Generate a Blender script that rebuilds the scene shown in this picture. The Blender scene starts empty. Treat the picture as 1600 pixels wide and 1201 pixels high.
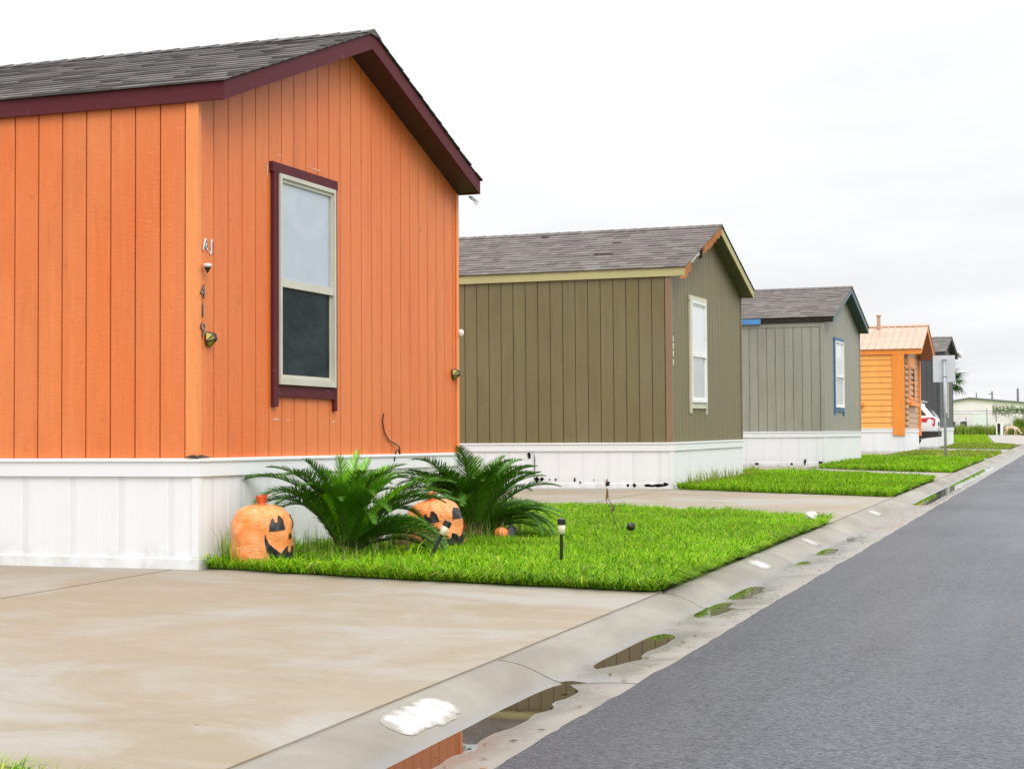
import bpy, bmesh, math, random
import numpy as np
from mathutils import Vector, Matrix, Euler

# ------------------------------------------------------------------ camera, sky, sun, exposure
S = bpy.context.scene
COL = S.collection
R = math.radians
random.seed(7)
RNG = np.random.default_rng(11)

cd = bpy.data.cameras.new('camera'); cam = bpy.data.objects.new('camera', cd); COL.objects.link(cam)
cd.sensor_width = 36.0; cd.lens = 36.0 * 2650.0 / 1600.0
cd.clip_start = 0.1; cd.clip_end = 3000
_yaw, _pitch, _roll = math.atan(890 / 2650), math.atan(63.5 / 2650), R(-0.5)
_f = Vector((-math.sin(_yaw) * math.cos(_pitch), math.cos(_yaw) * math.cos(_pitch), math.sin(_pitch)))
_r = Vector((math.cos(_yaw), math.sin(_yaw), 0)); _u = _r.cross(_f)
_r2 = _r * math.cos(_roll) + _u * math.sin(_roll); _u2 = _u * math.cos(_roll) - _r * math.sin(_roll)
cam.matrix_world = Matrix(((_r2.x, _u2.x, -_f.x, 0), (_r2.y, _u2.y, -_f.y, 0), (_r2.z, _u2.z, -_f.z, 1.07), (0, 0, 0, 1)))
S.camera = cam

SUN_EL, SUN_AZ = 48.0, 132.0        # compass azimuth from +Y towards +X
world = bpy.data.worlds.new('World'); S.world = world; world.use_nodes = True
_nt = world.node_tree; _nt.nodes.clear()
def _wn(t, **k):
    n = _nt.nodes.new(t)
    for a, v in k.items(): setattr(n, a, v)
    return n
_sky = _wn('ShaderNodeTexSky', sky_type='NISHITA'); _sky.sun_disc = False
_sky.sun_elevation = R(SUN_EL); _sky.sun_rotation = R(SUN_AZ); _sky.dust_density = 6; _sky.air_density = 1.5
_tc = _wn('ShaderNodeTexCoord'); _sep = _wn('ShaderNodeSeparateXYZ')
_nt.links.new(_tc.outputs['Generated'], _sep.inputs[0])
# overcast sky: horizon about a third as bright as the zenith
_cl = _wn('ShaderNodeClamp'); _nt.links.new(_sep.outputs['Z'], _cl.inputs[0])
_pw = _wn('ShaderNodeMath', operation='POWER'); _nt.links.new(_cl.outputs[0], _pw.inputs[0]); _pw.inputs[1].default_value = 1.6
_mul = _wn('ShaderNodeMath', operation='MULTIPLY_ADD'); _nt.links.new(_pw.outputs[0], _mul.inputs[0]); _mul.inputs[1].default_value = 18.5; _mul.inputs[2].default_value = 9.45
_add = _wn('ShaderNodeMath', operation='ADD'); _nt.links.new(_cl.outputs[0], _add.inputs[0]); _add.inputs[1].default_value = 0.12
_dv = _wn('ShaderNodeVectorMath', operation='DIVIDE'); _nt.links.new(_tc.outputs['Generated'], _dv.inputs[0])
_cmb = _wn('ShaderNodeCombineXYZ')
for _i in range(3): _nt.links.new(_add.outputs[0], _cmb.inputs[_i])
_nt.links.new(_cmb.outputs[0], _dv.inputs[1])
_ns = _wn('ShaderNodeTexNoise'); _ns.inputs['Scale'].default_value = 0.9; _ns.inputs['Detail'].default_value = 5; _ns.inputs['Roughness'].default_value = 0.55
_nt.links.new(_dv.outputs[0], _ns.inputs['Vector'])
_mr = _wn('ShaderNodeMapRange'); _nt.links.new(_ns.outputs[0], _mr.inputs[0])
_mr.inputs[1].default_value = 0.3; _mr.inputs[2].default_value = 0.7; _mr.inputs[3].default_value = 0.86; _mr.inputs[4].default_value = 1.04
_m2 = _wn('ShaderNodeMath', operation='MULTIPLY'); _nt.links.new(_mul.outputs[0], _m2.inputs[0]); _nt.links.new(_mr.outputs[0], _m2.inputs[1])
_vc = _wn('ShaderNodeVectorMath', operation='SCALE'); _vc.inputs[0].default_value = (0.985, 1.0, 1.022); _nt.links.new(_m2.outputs[0], _vc.inputs['Scale'])
_mx = _wn('ShaderNodeMix', data_type='RGBA'); _mx.inputs[0].default_value = 0.9
_nt.links.new(_sky.outputs[0], _mx.inputs[6]); _nt.links.new(_vc.outputs[0], _mx.inputs[7])
_bg = _wn('ShaderNodeBackground'); _bg.inputs['Strength'].default_value = 0.102
_nt.links.new(_mx.outputs[2], _bg.inputs['Color'])
_wo = _wn('ShaderNodeOutputWorld'); _nt.links.new(_bg.outputs[0], _wo.inputs[0])

sl = bpy.data.lights.new('sun', 'SUN'); sun = bpy.data.objects.new('sun', sl); COL.objects.link(sun)
sl.energy = 1.35; sl.angle = R(28); sl.color = (1.0, 0.96, 0.9)
_sd = Vector((math.sin(R(SUN_AZ)) * math.cos(R(SUN_EL)), math.cos(R(SUN_AZ)) * math.cos(R(SUN_EL)), math.sin(R(SUN_EL))))
sun.rotation_euler = _sd.to_track_quat('Z', 'Y').to_euler(); sun.location = (20, -20, 40)
S.view_settings.view_transform = 'Standard'; S.view_settings.look = 'None'
S.view_settings.exposure = 0.12; S.view_settings.gamma = 1.0; S.view_settings.use_curve_mapping = False
S.cycles.max_bounces = 6; S.cycles.use_denoising = True

# ------------------------------------------------------------------ node material helpers
class NT:
    def __init__(s, name):
        s.m = bpy.data.materials.new(name); s.m.use_nodes = True; s.t = s.m.node_tree
        s.p = s.t.nodes['Principled BSDF']
    def n(s, t, ins=None, **k):
        nd = s.t.nodes.new(t)
        for a, v in k.items(): setattr(nd, a, v)
        for a, v in (ins or {}).items(): s.put(nd.inputs[a], v)
        return nd
    def put(s, sock, v):
        if hasattr(v, 'links') and hasattr(v, 'is_output'): s.t.links.new(v, sock)
        else: sock.default_value = v
    def pos(s, scale=(1, 1, 1), kind='pos', off=None):
        if kind == 'pos': o = s.n('ShaderNodeNewGeometry').outputs['Position']
        else: o = s.n('ShaderNodeTexCoord').outputs['Object']
        if off is not None:
            o = s.n('ShaderNodeVectorMath', {0: o, 1: off}, operation='ADD').outputs[0]
        return s.n('ShaderNodeMapping', {0: o, 3: scale}).outputs[0]
    def noise(s, vec, scale, detail=4, rough=0.55, dist=0):
        return s.n('ShaderNodeTexNoise', {'Vector': vec, 'Scale': scale, 'Detail': detail, 'Roughness': rough, 'Distortion': dist}).outputs[0]
    def ramp(s, v, a, b, lo=0.0, hi=1.0):
        return s.n('ShaderNodeMapRange', {0: v, 1: a, 2: b, 3: lo, 4: hi}).outputs[0]
    def mix(s, f, a, b, mode='MIX'):
        nd = s.n('ShaderNodeMix', data_type='RGBA', blend_type=mode)
        s.put(nd.inputs[0], f)
        for i, v in ((6, a), (7, b)):
            s.put(nd.inputs[i], (*v, 1) if isinstance(v, (tuple, list)) and len(v) == 3 else v)
        return nd.outputs[2]
    def mul(s, a, b): return s.n('ShaderNodeMath', {0: a, 1: b}, operation='MULTIPLY').outputs[0]
    def addm(s, a, b): return s.n('ShaderNodeMath', {0: a, 1: b}, operation='ADD').outputs[0]
    def bump(s, h, strength, dist=0.01, nrm=None):
        d = {'Height': h, 'Strength': strength, 'Distance': dist}
        if nrm is not None: d['Normal'] = nrm
        o = s.n('ShaderNodeBump', d).outputs[0]; s.t.links.new(o, s.p.inputs['Normal']); return o
    def rnd(s): return s.n('ShaderNodeObjectInfo').outputs['Random']
    def done(s, col, rough=0.6, spec=0.5, metal=0.0):
        s.put(s.p.inputs['Base Color'], (*col, 1) if isinstance(col, (tuple, list)) else col)
        s.put(s.p.inputs['Roughness'], rough); s.put(s.p.inputs['Specular IOR Level'], spec); s.put(s.p.inputs['Metallic'], metal)
        return s.m

def lin(r, g, b):
    f = lambda c: (c / 255 / 12.92) if c / 255 <= 0.04045 else ((c / 255 + 0.055) / 1.055) ** 2.4
    return (f(r), f(g), f(b))
def sc(c, k): return tuple(min(1, x * k) for x in c)

def plain(name, col, rough=0.6, spec=0.5, metal=0.0, var=0.12, scale=9.0):
    t = NT(name); v = t.noise(t.pos(), scale, 4)
    c = t.mix(t.ramp(v, 0.3, 0.7), sc(col, 1 - var), sc(col, 1 + var))
    return t.done(c, rough, spec, metal)

def siding(name, col, faded_sheen, chip, chips=0.70, rough=0.55):
    t = NT(name)
    big = t.noise(t.pos((0.8, 0.8, 0.35)), 1.3, 3)
    c = t.mix(t.ramp(big, 0.32, 0.62, 0.0, 1.0), col, faded_sheen)
    run = t.noise(t.pos((9, 9, 0.22), off=(1, 6, 3)), 1.3, 6, 0.65, 0.4)
    c = t.mix(t.ramp(run, 0.56, 0.72, 0.0, 0.32), c, sc(col, 0.7))
    c = t.mix(t.ramp(run, 0.46, 0.32, 0.0, 0.4), c, sc(faded_sheen, 1.15))  # pale vertical streaks: sheen put into the board colour
    c = t.mix(t.ramp(t.rnd(), 0, 1, 0, 0.25), c, sc(col, 0.8))
    c = t.mix(t.ramp(t.rnd(), 0.6, 1, 0, 0.35), c, sc(faded_sheen, 1.1))  # some boards paler, a sheen tint on top of the fading
    grain = t.noise(t.pos((26, 26, 1.2)), 3.0, 6, 0.65)
    c = t.mix(t.ramp(grain, 0.48, 0.72, 0.0, 0.28), c, sc(col, 0.7))
    c = t.mix(t.ramp(grain, 0.46, 0.30, 0.0, 0.35), c, sc(faded_sheen, 1.22))
    nick = t.noise(t.pos((8, 8, 46)), 2.0, 5, 0.7, 0.8)
    msk = t.ramp(t.noise(t.pos((2.2, 2.2, 0.9), off=(9, 4, 2)), 1.6, 3), 0.42, 0.62)
    c = t.mix(t.mul(t.ramp(nick, 0.58, 0.70, 0.0, 0.8), msk), c, sc(faded_sheen, 1.35))
    c = t.mix(t.ramp(nick, 0.38, 0.26, 0.0, 0.3), c, sc(col, 0.68))
    ch = t.noise(t.pos((5, 5, 3.2)), 4.0, 7, 0.72)
    c = t.mix(t.ramp(ch, chips, chips + 0.03, 0, 0.8), c, chip)
    dirt = t.noise(t.pos((3, 3, 0.5)), 2.2, 5, 0.6)
    c = t.mix(t.ramp(dirt, 0.53, 0.8, 0.0, 0.38), c, sc(col, 0.55))
    blot = t.noise(t.pos((2.5, 2.5, 2.0), off=(3, 11, 5)), 4.6, 3, 0.5)
    c = t.mix(t.ramp(blot, 0.68, 0.76, 0.0, 0.38), c, sc(col, 0.5))
    h = t.addm(t.mul(grain, 0.8), t.mul(nick, 1.0))
    t.bump(h, 0.42, 0.007)
    return t.done(c, t.ramp(big, 0.3, 0.7, rough - 0.12, rough + 0.06), 0.6)

def trim(name, col, worn, thr=0.66, rough=0.5):
    t = NT(name)
    a = t.noise(t.pos(), 3.0, 4); c = t.mix(t.ramp(a, 0.35, 0.7, 0, 0.5), col, sc(col, 1.25))
    w = t.noise(t.pos((1, 1, 1)), 11.0, 7, 0.7)
    c = t.mix(t.ramp(w, thr, thr + 0.06, 0, 0.8), c, worn)
    g = t.noise(t.pos((12, 12, 12)), 4, 4); t.bump(g, 0.2, 0.004)
    return t.done(c, rough, 0.3)

MAT = {}
MAT['orange'] = siding('orange_paint', (0.74, 0.155, 0.021), (0.73, 0.205, 0.054), (0.74, 0.48, 0.36), 0.70)
MAT['orange_trim'] = siding('orange_corner_paint', (0.86, 0.25, 0.055), (0.84, 0.29, 0.09), (0.72, 0.50, 0.38), 0.74)
MAT['olive'] = siding('olive_paint', (0.158, 0.124, 0.049), (0.182, 0.153, 0.072), (0.30, 0.27, 0.20), 0.725)
MAT['olive_trim'] = siding('olive_corner_paint', (0.25, 0.155, 0.085), (0.22, 0.16, 0.08), (0.33, 0.2, 0.14), 0.70)
MAT['gray'] = siding('grey_paint', (0.255, 0.245, 0.195), (0.31, 0.30, 0.245), (0.4, 0.38, 0.33), 0.73)
MAT['dark'] = siding('charcoal_paint', (0.062, 0.066, 0.072), (0.075, 0.08, 0.085), (0.2, 0.2, 0.2), 0.78)
MAT['amber'] = siding('amber_stain', (0.86, 0.345, 0.05), (0.88, 0.42, 0.10), (0.6, 0.36, 0.16), 0.72, 0.5)
MAT['amber_deep'] = siding('deep_amber_stain', (0.84, 0.245, 0.022), (0.86, 0.29, 0.04), (0.5, 0.25, 0.1), 0.76, 0.5)
MAT['amber_pale'] = siding('pale_log_stain', (0.46, 0.28, 0.15), (0.52, 0.33, 0.2), (0.6, 0.45, 0.3), 0.74, 0.5)
MAT['maroon'] = trim('maroon_trim_paint', (0.088, 0.011, 0.017), (0.36, 0.24, 0.22), 0.65, 0.66)
MAT['cream_olive'] = trim('cream_olive_trim_paint', (0.43, 0.39, 0.19), (0.58, 0.46, 0.36), 0.70)
MAT['cream'] = trim('cream_trim_paint', (0.55, 0.52, 0.42), (0.4, 0.36, 0.28), 0.70)
MAT['blue'] = trim('blue_trim_paint', (0.045, 0.14, 0.27), (0.3, 0.36, 0.42), 0.70)
MAT['teal'] = trim('dusty_teal_trim_paint', (0.10, 0.155, 0.18), (0.3, 0.36, 0.38), 0.70)
MAT['blackwood'] = plain('rotten_wood_gap_dark', (0.03, 0.022, 0.018), 0.9, 0.2, 0, 0.5, 18)
MAT['rawwood'] = plain('torn_raw_wood', (0.40, 0.165, 0.06), 0.85, 0.2, 0, 0.6, 34)
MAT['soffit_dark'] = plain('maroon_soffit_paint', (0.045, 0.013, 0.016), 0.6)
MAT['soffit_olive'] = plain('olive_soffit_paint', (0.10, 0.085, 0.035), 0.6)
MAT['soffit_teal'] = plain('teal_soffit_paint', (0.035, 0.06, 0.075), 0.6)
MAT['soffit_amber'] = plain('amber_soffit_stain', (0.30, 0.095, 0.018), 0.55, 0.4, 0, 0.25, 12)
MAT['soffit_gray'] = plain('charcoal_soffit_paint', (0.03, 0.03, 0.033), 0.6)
MAT['frame'] = trim('aged_cream_vinyl', (0.50, 0.48, 0.41), (0.34, 0.32, 0.27), 0.64, 0.4)
MAT['frame_white'] = trim('white_vinyl_frame', (0.74, 0.74, 0.73), (0.5, 0.5, 0.48), 0.74, 0.4)
MAT['black'] = plain('black_plastic', (0.012, 0.012, 0.013), 0.4, 0.5)
MAT['black_matte'] = plain('black_void', (0.006, 0.006, 0.006), 0.9, 0.1)
MAT['steel'] = plain('galvanised_steel', (0.36, 0.39, 0.43), 0.45, 0.5, 0.35, 0.15, 14)
MAT['sign_back'] = plain('bare_sign_aluminium', (0.62, 0.63, 0.67), 0.45, 0.5, 0.15, 0.05, 4)
MAT['white_paint'] = plain('white_plaster_paint', (0.76, 0.75, 0.73), 0.6, 0.4, 0, 0.08, 20)
MAT['numeral'] = plain('weathered_bronze_numeral', (0.10, 0.06, 0.05), 0.35, 0.6, 0.5, 0.4, 60)
MAT['numeral_face'] = plain('dull_brass_numeral_face', (0.42, 0.30, 0.24), 0.4, 0.5, 0.3, 0.3, 60)
MAT['lens'] = plain('yellow_plastic_lens', (0.58, 0.50, 0.12), 0.35, 0.5, 0, 0.2, 30)
MAT['lens_dark'] = plain('olive_plastic_lens', (0.26, 0.24, 0.02), 0.35, 0.5, 0, 0.2, 30)

def glass_mat(name, col, rough, smudge=0.0, col2=None):
    t = NT(name); p = t.pos((1, 1, 1))
    n1 = t.noise(p, 2.2, 5, 0.6, 1.5)
    c = t.mix(t.ramp(n1, 0.35, 0.75), col, col2 or col)
    m = t.done(c, t.ramp(n1, 0.3, 0.8, rough, rough + 0.12), 0.8)
    t.p.inputs['Coat Weight'].default_value = 0.5; t.p.inputs['Coat Roughness'].default_value = 0.03
    return m
MAT['pane_pale'] = glass_mat('pale_blue_grey_glass', (0.36, 0.42, 0.50), 0.10, 0, (0.44, 0.49, 0.55))  # upper pane: pale blue-grey base colour
MAT['pane_dark'] = glass_mat('dark_screened_glass', (0.006, 0.014, 0.018), 0.22, 0, (0.035, 0.05, 0.055))
_pd = MAT['pane_dark'].node_tree.nodes['Principled BSDF']; _pd.inputs['Coat Weight'].default_value = 0.0; _pd.inputs['Specular IOR Level'].default_value = 0.07
MAT['pane_white'] = glass_mat('white_curtained_glass', (0.66, 0.68, 0.70), 0.10, 0, (0.72, 0.73, 0.74))
MAT['pane_gray'] = glass_mat('grey_screened_glass', (0.34, 0.36, 0.38), 0.14, 0, (0.42, 0.44, 0.45))

def vinyl():
    t = NT('white_vinyl_skirting'); o = t.n('ShaderNodeTexCoord').outputs['Object']
    sp = t.n('ShaderNodeSeparateXYZ', {0: o})
    x = sp.outputs['X']; z = sp.outputs['Z']
    d = t.n('ShaderNodeMath', {0: t.n('ShaderNodeMath', {0: x, 1: 0.2}, operation='SUBTRACT').outputs[0]}, operation='ABSOLUTE').outputs[0]
    inband = t.n('ShaderNodeMath', {0: d, 1: 0.026}, operation='LESS_THAN').outputs[0]
    def wave(v, k):
        m = t.n('ShaderNodeMath', {0: t.mul(v, k)}, operation='FRACT').outputs[0]
        return t.n('ShaderNodeMath', {0: t.n('ShaderNodeMath', {0: m, 1: 0.5}, operation='SUBTRACT').outputs[0]}, operation='ABSOLUTE').outputs[0]
    hole = t.n('ShaderNodeMath', {0: t.n('ShaderNodeMath', {0: wave(x, 62.0), 1: wave(z, 62.0)}, operation='MAXIMUM').outputs[0], 1: 0.27}, operation='LESS_THAN').outputs[0]
    hole = t.mul(hole, inband)
    w = t.noise(t.pos((2, 2, 0.7)), 3.5, 5, 0.62)
    c = t.mix(t.ramp(w, 0.42, 0.75, 0, 0.45), (0.775, 0.785, 0.80), (0.71, 0.725, 0.745))
    streak = t.noise(t.pos((30, 30, 1.2)), 1.6, 4, 0.6)
    c = t.mix(t.ramp(streak, 0.60, 0.8, 0, 0.14), c, (0.58, 0.58, 0.56))
    gp = t.n('ShaderNodeSeparateXYZ', {0: t.n('ShaderNodeNewGeometry').outputs['Position']})
    splash = t.mul(t.ramp(gp.outputs['Z'], 0.32, 0.1, 0, 1), t.ramp(t.noise(t.pos(), 7, 5, 0.65), 0.42, 0.7, 0, 0.5))
    c = t.mix(splash, c, (0.42, 0.38, 0.31))
    c = t.mix(t.mul(hole, 0.38), c, (0.34, 0.34, 0.35))
    t.bump(t.addm(t.mul(w, 0.6), t.mul(hole, -0.5)), 0.25, 0.006)
    return t.done(c, 0.42, 0.45)
MAT['vinyl'] = vinyl()

def attr_mat(name, rough, spec, bumpscale=0, translucent=0.0, gran=0.0):
    t = NT(name); a = t.n('ShaderNodeAttribute', attribute_name='tint').outputs['Color']
    c = a
    if gran:
        g = t.noise(t.pos(), 260, 2, 0.7); c = t.mix(t.ramp(g, 0.3, 0.7), t.mix(0.35, a, (0, 0, 0)), t.mix(gran, a, (0.45, 0.42, 0.4)))
        w = t.noise(t.pos((1, 1, 1)), 0.9, 5, 0.65); c = t.mix(t.ramp(w, 0.45, 0.75, 0, 0.22), c, (0.16, 0.15, 0.14))
        t.bump(g, 0.4, 0.004)
    m = t.done(c, rough, spec)
    if translucent:
        tr = t.n('ShaderNodeBsdfTranslucent'); t.put(tr.inputs[0], c)
        mx = t.n('ShaderNodeMixShader', {0: translucent}); out = t.t.nodes['Material Output']
        t.t.links.new(t.p.outputs[0], mx.inputs[1]); t.t.links.new(tr.outputs[0], mx.inputs[2]); t.t.links.new(mx.outputs[0], out.inputs[0])
    return m
MAT['shingle'] = attr_mat('asphalt_shingle', 0.9, 0.25, gran=0.16)
MAT['blade'] = attr_mat('grass_blade', 0.6, 0.12, translucent=0.3)
MAT['leaf'] = attr_mat('palm_leaf', 0.45, 0.35, translucent=0.12)
MAT['litter'] = attr_mat('dry_litter', 0.85, 0.2)

def concrete(name, c1, c2, c3, rough=0.75, kind=0):
    t = NT(name)
    p = t.pos()
    big = t.noise(p, 0.45, 5, 0.6, 0.5)
    c = t.mix(t.ramp(big, 0.36, 0.64), c1, c2)
    st = t.noise(t.pos((1.0, 2.6, 1)), 1.5, 7, 0.68, 0.9)
    c = t.mix(t.ramp(st, 0.50, 0.70, 0, 0.5), c, c3)
    pale = t.noise(t.pos((0.75, 0.8, 1), off=(12.3, 4.1, 0)), 0.9, 6, 0.65, 0.8)
    c = t.mix(t.ramp(pale, 0.47, 0.62, 0, 0.8), c, (0.335, 0.325, 0.300))
    st2 = t.noise(t.pos((1.3, 3.4, 1), off=(31, 7, 0)), 1.6, 7, 0.68, 1.0)
    c = t.mix(t.ramp(st2, 0.56, 0.74, 0, 0.42), c, sc(c1, 0.72))
    scr = t.noise(t.pos((1.4, 26, 1), off=(5, 3, 0)), 1.0, 3, 0.5, 0.2)
    c = t.mix(t.ramp(scr, 0.71, 0.74, 0, 0.5), c, sc(c3, 1.4))
    fine = t.noise(p, 95, 3, 0.7)
    c = t.mix(t.ramp(fine, 0.35, 0.7, 0, 0.30), c, sc(c1, 0.68))
    por = t.noise(p, 45, 4, 0.75); c = t.mix(t.ramp(por, 0.70, 0.75, 0, 0.5), c, sc(c1, 0.45))
    hair = t.noise(t.pos((0.6, 0.9, 1), off=(3, 17, 0)), 0.8, 8, 0.6, 0.7)
    hl = t.ramp(t.n('ShaderNodeMath', {0: t.n('ShaderNodeMath', {0: hair, 1: 0.5}, operation='SUBTRACT').outputs[0]}, operation='ABSOLUTE').outputs[0], 0.0, 0.0016, 1, 0)
    c = t.mix(t.mul(hl, t.ramp(t.noise(t.pos((1, 1, 1), off=(6, 2, 0)), 0.4, 2), 0.55, 0.62, 0, 0.4)), c, sc(c1, 0.35))
    spots = t.n('ShaderNodeTexVoronoi', {'Vector': p, 'Scale': 3.2}, feature='F1')
    sel = t.n('ShaderNodeMath', {0: spots.outputs['Distance'], 1: 0.028}, operation='LESS_THAN').outputs[0]
    selc = t.n('ShaderNodeSeparateColor', {0: spots.outputs['Color']}).outputs[0]
    sel = t.mul(sel, t.n('ShaderNodeMath', {0: selc, 1: 0.6}, operation='GREATER_THAN').outputs[0])
    c = t.mix(t.mul(sel, 0.7), c, (0.05, 0.04, 0.035))
    t.bump(t.addm(t.mul(fine, 0.6), t.mul(st, 0.5)), 0.22, 0.006)
    ro = t.ramp(big, 0.35, 0.65, rough, rough - 0.16)
    return t.done(c, ro, 0.4)
MAT['drive'] = concrete('driveway_concrete', (0.275, 0.220, 0.148), (0.300, 0.253, 0.188), (0.340, 0.320, 0.280))
MAT['drive_far'] = concrete('pale_far_concrete', (0.33, 0.29, 0.255), (0.36, 0.33, 0.30), (0.38, 0.36, 0.34))

def kerb_mat():
    t = NT('gutter_concrete'); p = t.pos()
    big = t.noise(t.pos((1, 0.5, 1)), 1.6, 5, 0.62, 0.4)
    c = t.mix(t.ramp(big, 0.35, 0.68), (0.20, 0.178, 0.145), (0.315, 0.292, 0.25))
    fine = t.noise(p, 110, 3, 0.7); c = t.mix(t.ramp(fine, 0.4, 0.72, 0, 0.3), c, (0.19, 0.165, 0.13))
    sp = t.n('ShaderNodeSeparateXYZ', {0: t.n('ShaderNodeNewGeometry').outputs['Position']})
    wob = t.mul(t.n('ShaderNodeMath', {0: t.noise(t.pos((1, 0.6, 1)), 4, 5, 0.6), 1: 0.5}, operation='SUBTRACT').outputs[0], 0.05)
    wetz = t.addm(sp.outputs['Z'], wob)
    wet = t.ramp(wetz, 0.004, -0.019, 0, 1)
    c = t.mix(t.mul(wet, 0.62), c, (0.135, 0.12, 0.105))
    lip = t.ramp(t.addm(sp.outputs['X'], t.mul(wob, 1.6)), -1.95, -1.80, 0, 0.5)
    c = t.mix(t.mul(lip, 0.7), c, (0.32, 0.28, 0.225))
    grit = t.noise(p, 38, 4, 0.75); c = t.mix(t.ramp(grit, 0.74, 0.78, 0, 0.5), c, (0.12, 0.10, 0.08))
    t.bump(t.addm(t.mul(fine, 0.6), t.mul(grit, 0.5)), 0.25, 0.005)
    return t.done(c, t.ramp(wet, 0, 1, 0.72, 0.2), 0.5)
MAT['kerb'] = kerb_mat()

def asphalt():
    t = NT('damp_asphalt'); p = t.pos()
    v = t.n('ShaderNodeTexVoronoi', {'Vector': p, 'Scale': 72.0}, feature='F1')
    g = t.n('ShaderNodeSeparateColor', {0: v.outputs['Color']}).outputs[0]
    c = t.mix(t.ramp(g, 0.0, 1.0), (0.004, 0.004, 0.006), (0.175, 0.178, 0.212))
    n1 = t.noise(p, 60, 4, 0.7); c = t.mix(t.ramp(n1, 0.4, 0.65, 0, 0.45), c, (0.028, 0.029, 0.035))
    big = t.noise(t.pos((0.7, 0.30, 1)), 0.7, 6, 0.62, 0.5); c = t.mix(t.ramp(big, 0.36, 0.66, 0, 0.6), c, (0.085, 0.088, 0.106))
    lane = t.noise(t.pos((1.6, 0.06, 1), off=(4, 2, 0)), 0.9, 4, 0.6, 0.3); c = t.mix(t.ramp(lane, 0.45, 0.62, 0, 0.35), c, (0.026, 0.027, 0.032))
    cr = t.noise(t.pos((0.5, 0.8, 1), off=(2, 8, 0)), 1.3, 8, 0.6, 0.8)
    crack = t.ramp(t.n('ShaderNodeMath', {0: t.n('ShaderNodeMath', {0: cr, 1: 0.5}, operation='SUBTRACT').outputs[0]}, operation='ABSOLUTE').outputs[0], 0.0, 0.0035, 1, 0)
    crm = t.ramp(t.noise(p, 0.33, 2), 0.54, 0.62); c = t.mix(t.mul(t.mul(crack, crm), 0.6), c, (0.012, 0.012, 0.013))
    xs = t.n('ShaderNodeSeparateXYZ', {0: p}).outputs['X']
    edge_dark = t.ramp(t.addm(xs, t.mul(t.noise(t.pos((1, 0.35, 1), off=(7, 1, 0)), 1.1, 6, 0.62), 1.6)), 0.55, -0.95, 0, 0.72)  # darker towards the gutter side, with a noisy boundary
    c = t.mix(edge_dark, c, t.mix(0.62, c, (0.008, 0.008, 0.011)))
    grit = t.noise(p, 24, 3, 0.7); c = t.mix(t.ramp(grit, 0.70, 0.74, 0, 0.7), c, (0.012, 0.012, 0.014))
    t.bump(t.addm(t.mul(v.outputs['Distance'], -1.0), t.mul(n1, 0.8)), 0.85, 0.010)
    return t.done(c, t.ramp(big, 0.3, 0.7, 0.5, 0.36), 0.42)
MAT['asphalt'] = asphalt()

def water():
    t = NT('puddle_water'); p = t.pos((1, 1, 1))
    t.bump(t.noise(p, 9, 3), 0.03, 0.004)
    m = t.done((0.035, 0.026, 0.017), 0.02, 0.5); t.p.inputs['IOR'].default_value = 1.33
    t.p.inputs['Coat Weight'].default_value = 0.35; t.p.inputs['Coat Roughness'].default_value = 0.02
    return m
MAT['water'] = water()
def kerb_paint(name, lo, hi, white):
    t = NT(name); p = t.pos()
    n1 = t.noise(p, 7, 8, 0.75); n2 = t.noise(p, 90, 3, 0.7)
    base = t.mix(t.ramp(t.noise(t.pos((1, 0.5, 1)), 1.6, 5, 0.62, 0.4), 0.35, 0.68), (0.25, 0.225, 0.185), (0.36, 0.335, 0.29))
    edge = t.n('ShaderNodeSeparateColor', {0: t.n('ShaderNodeAttribute', attribute_name='tint').outputs['Color']}).outputs[0]
    c = t.mix(t.ramp(t.addm(t.addm(n1, t.mul(n2, 0.2)), t.mul(edge, 0.34)), lo, hi), (white, white, white * 0.985), base)
    t.bump(n2, 0.2, 0.004); return t.done(c, 0.65, 0.4)
MAT['kerb_paint'] = kerb_paint('worn_kerb_paint', 0.66, 0.86, 0.50)
MAT['kerb_paint_faint'] = kerb_paint('faint_kerb_paint', 0.55, 0.85, 0.46)
def soil(name, a, b):
    t = NT(name); p = t.pos(); n1 = t.noise(p, 2.5, 6, 0.65); n2 = t.noise(p, 40, 4, 0.7)
    c = t.mix(t.ramp(n1, 0.35, 0.65), a, b); c = t.mix(t.ramp(n2, 0.35, 0.7, 0, 0.6), c, sc(a, 0.6))
    t.bump(n2, 0.6, 0.02); return t.done(c, 0.9, 0.2)
MAT['turf'] = soil('turf_soil', (0.09, 0.16, 0.016), (0.13, 0.20, 0.026))
MAT['field'] = soil('far_grass', (0.16, 0.30, 0.02), (0.24, 0.28, 0.035))
MAT['dirt'] = soil('bare_yard', (0.13, 0.12, 0.06), (0.10, 0.13, 0.04))
def bagmat(name, a, b):
    t = NT(name); p = t.pos(kind='obj')
    n1 = t.noise(p, 9, 5, 0.6, 1.2); n2 = t.noise(t.pos((6, 6, 14), kind='obj'), 2.4, 6, 0.65, 2.0)
    c = t.mix(t.ramp(n1, 0.35, 0.68), a, b); c = t.mix(t.ramp(n2, 0.58, 0.75, 0, 0.3), c, sc(b, 1.15))
    t.bump(t.addm(n2, t.mul(n1, 0.8)), 0.5, 0.025)
    m = t.done(c, 0.28, 0.55); return m
MAT['bag'] = bagmat('orange_plastic_bag', (0.90, 0.25, 0.04), (0.94, 0.41, 0.17))
MAT['bag_deep'] = bagmat('deep_orange_plastic', (0.72, 0.085, 0.015), (0.78, 0.15, 0.03))
MAT['bag_print'] = plain('black_bag_print', (0.018, 0.017, 0.018), 0.35, 0.5, 0, 0.5, 14)
MAT['rock'] = plain('white_landscape_rock', (0.68, 0.68, 0.66), 0.75, 0.3, 0, 0.2, 16)
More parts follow.
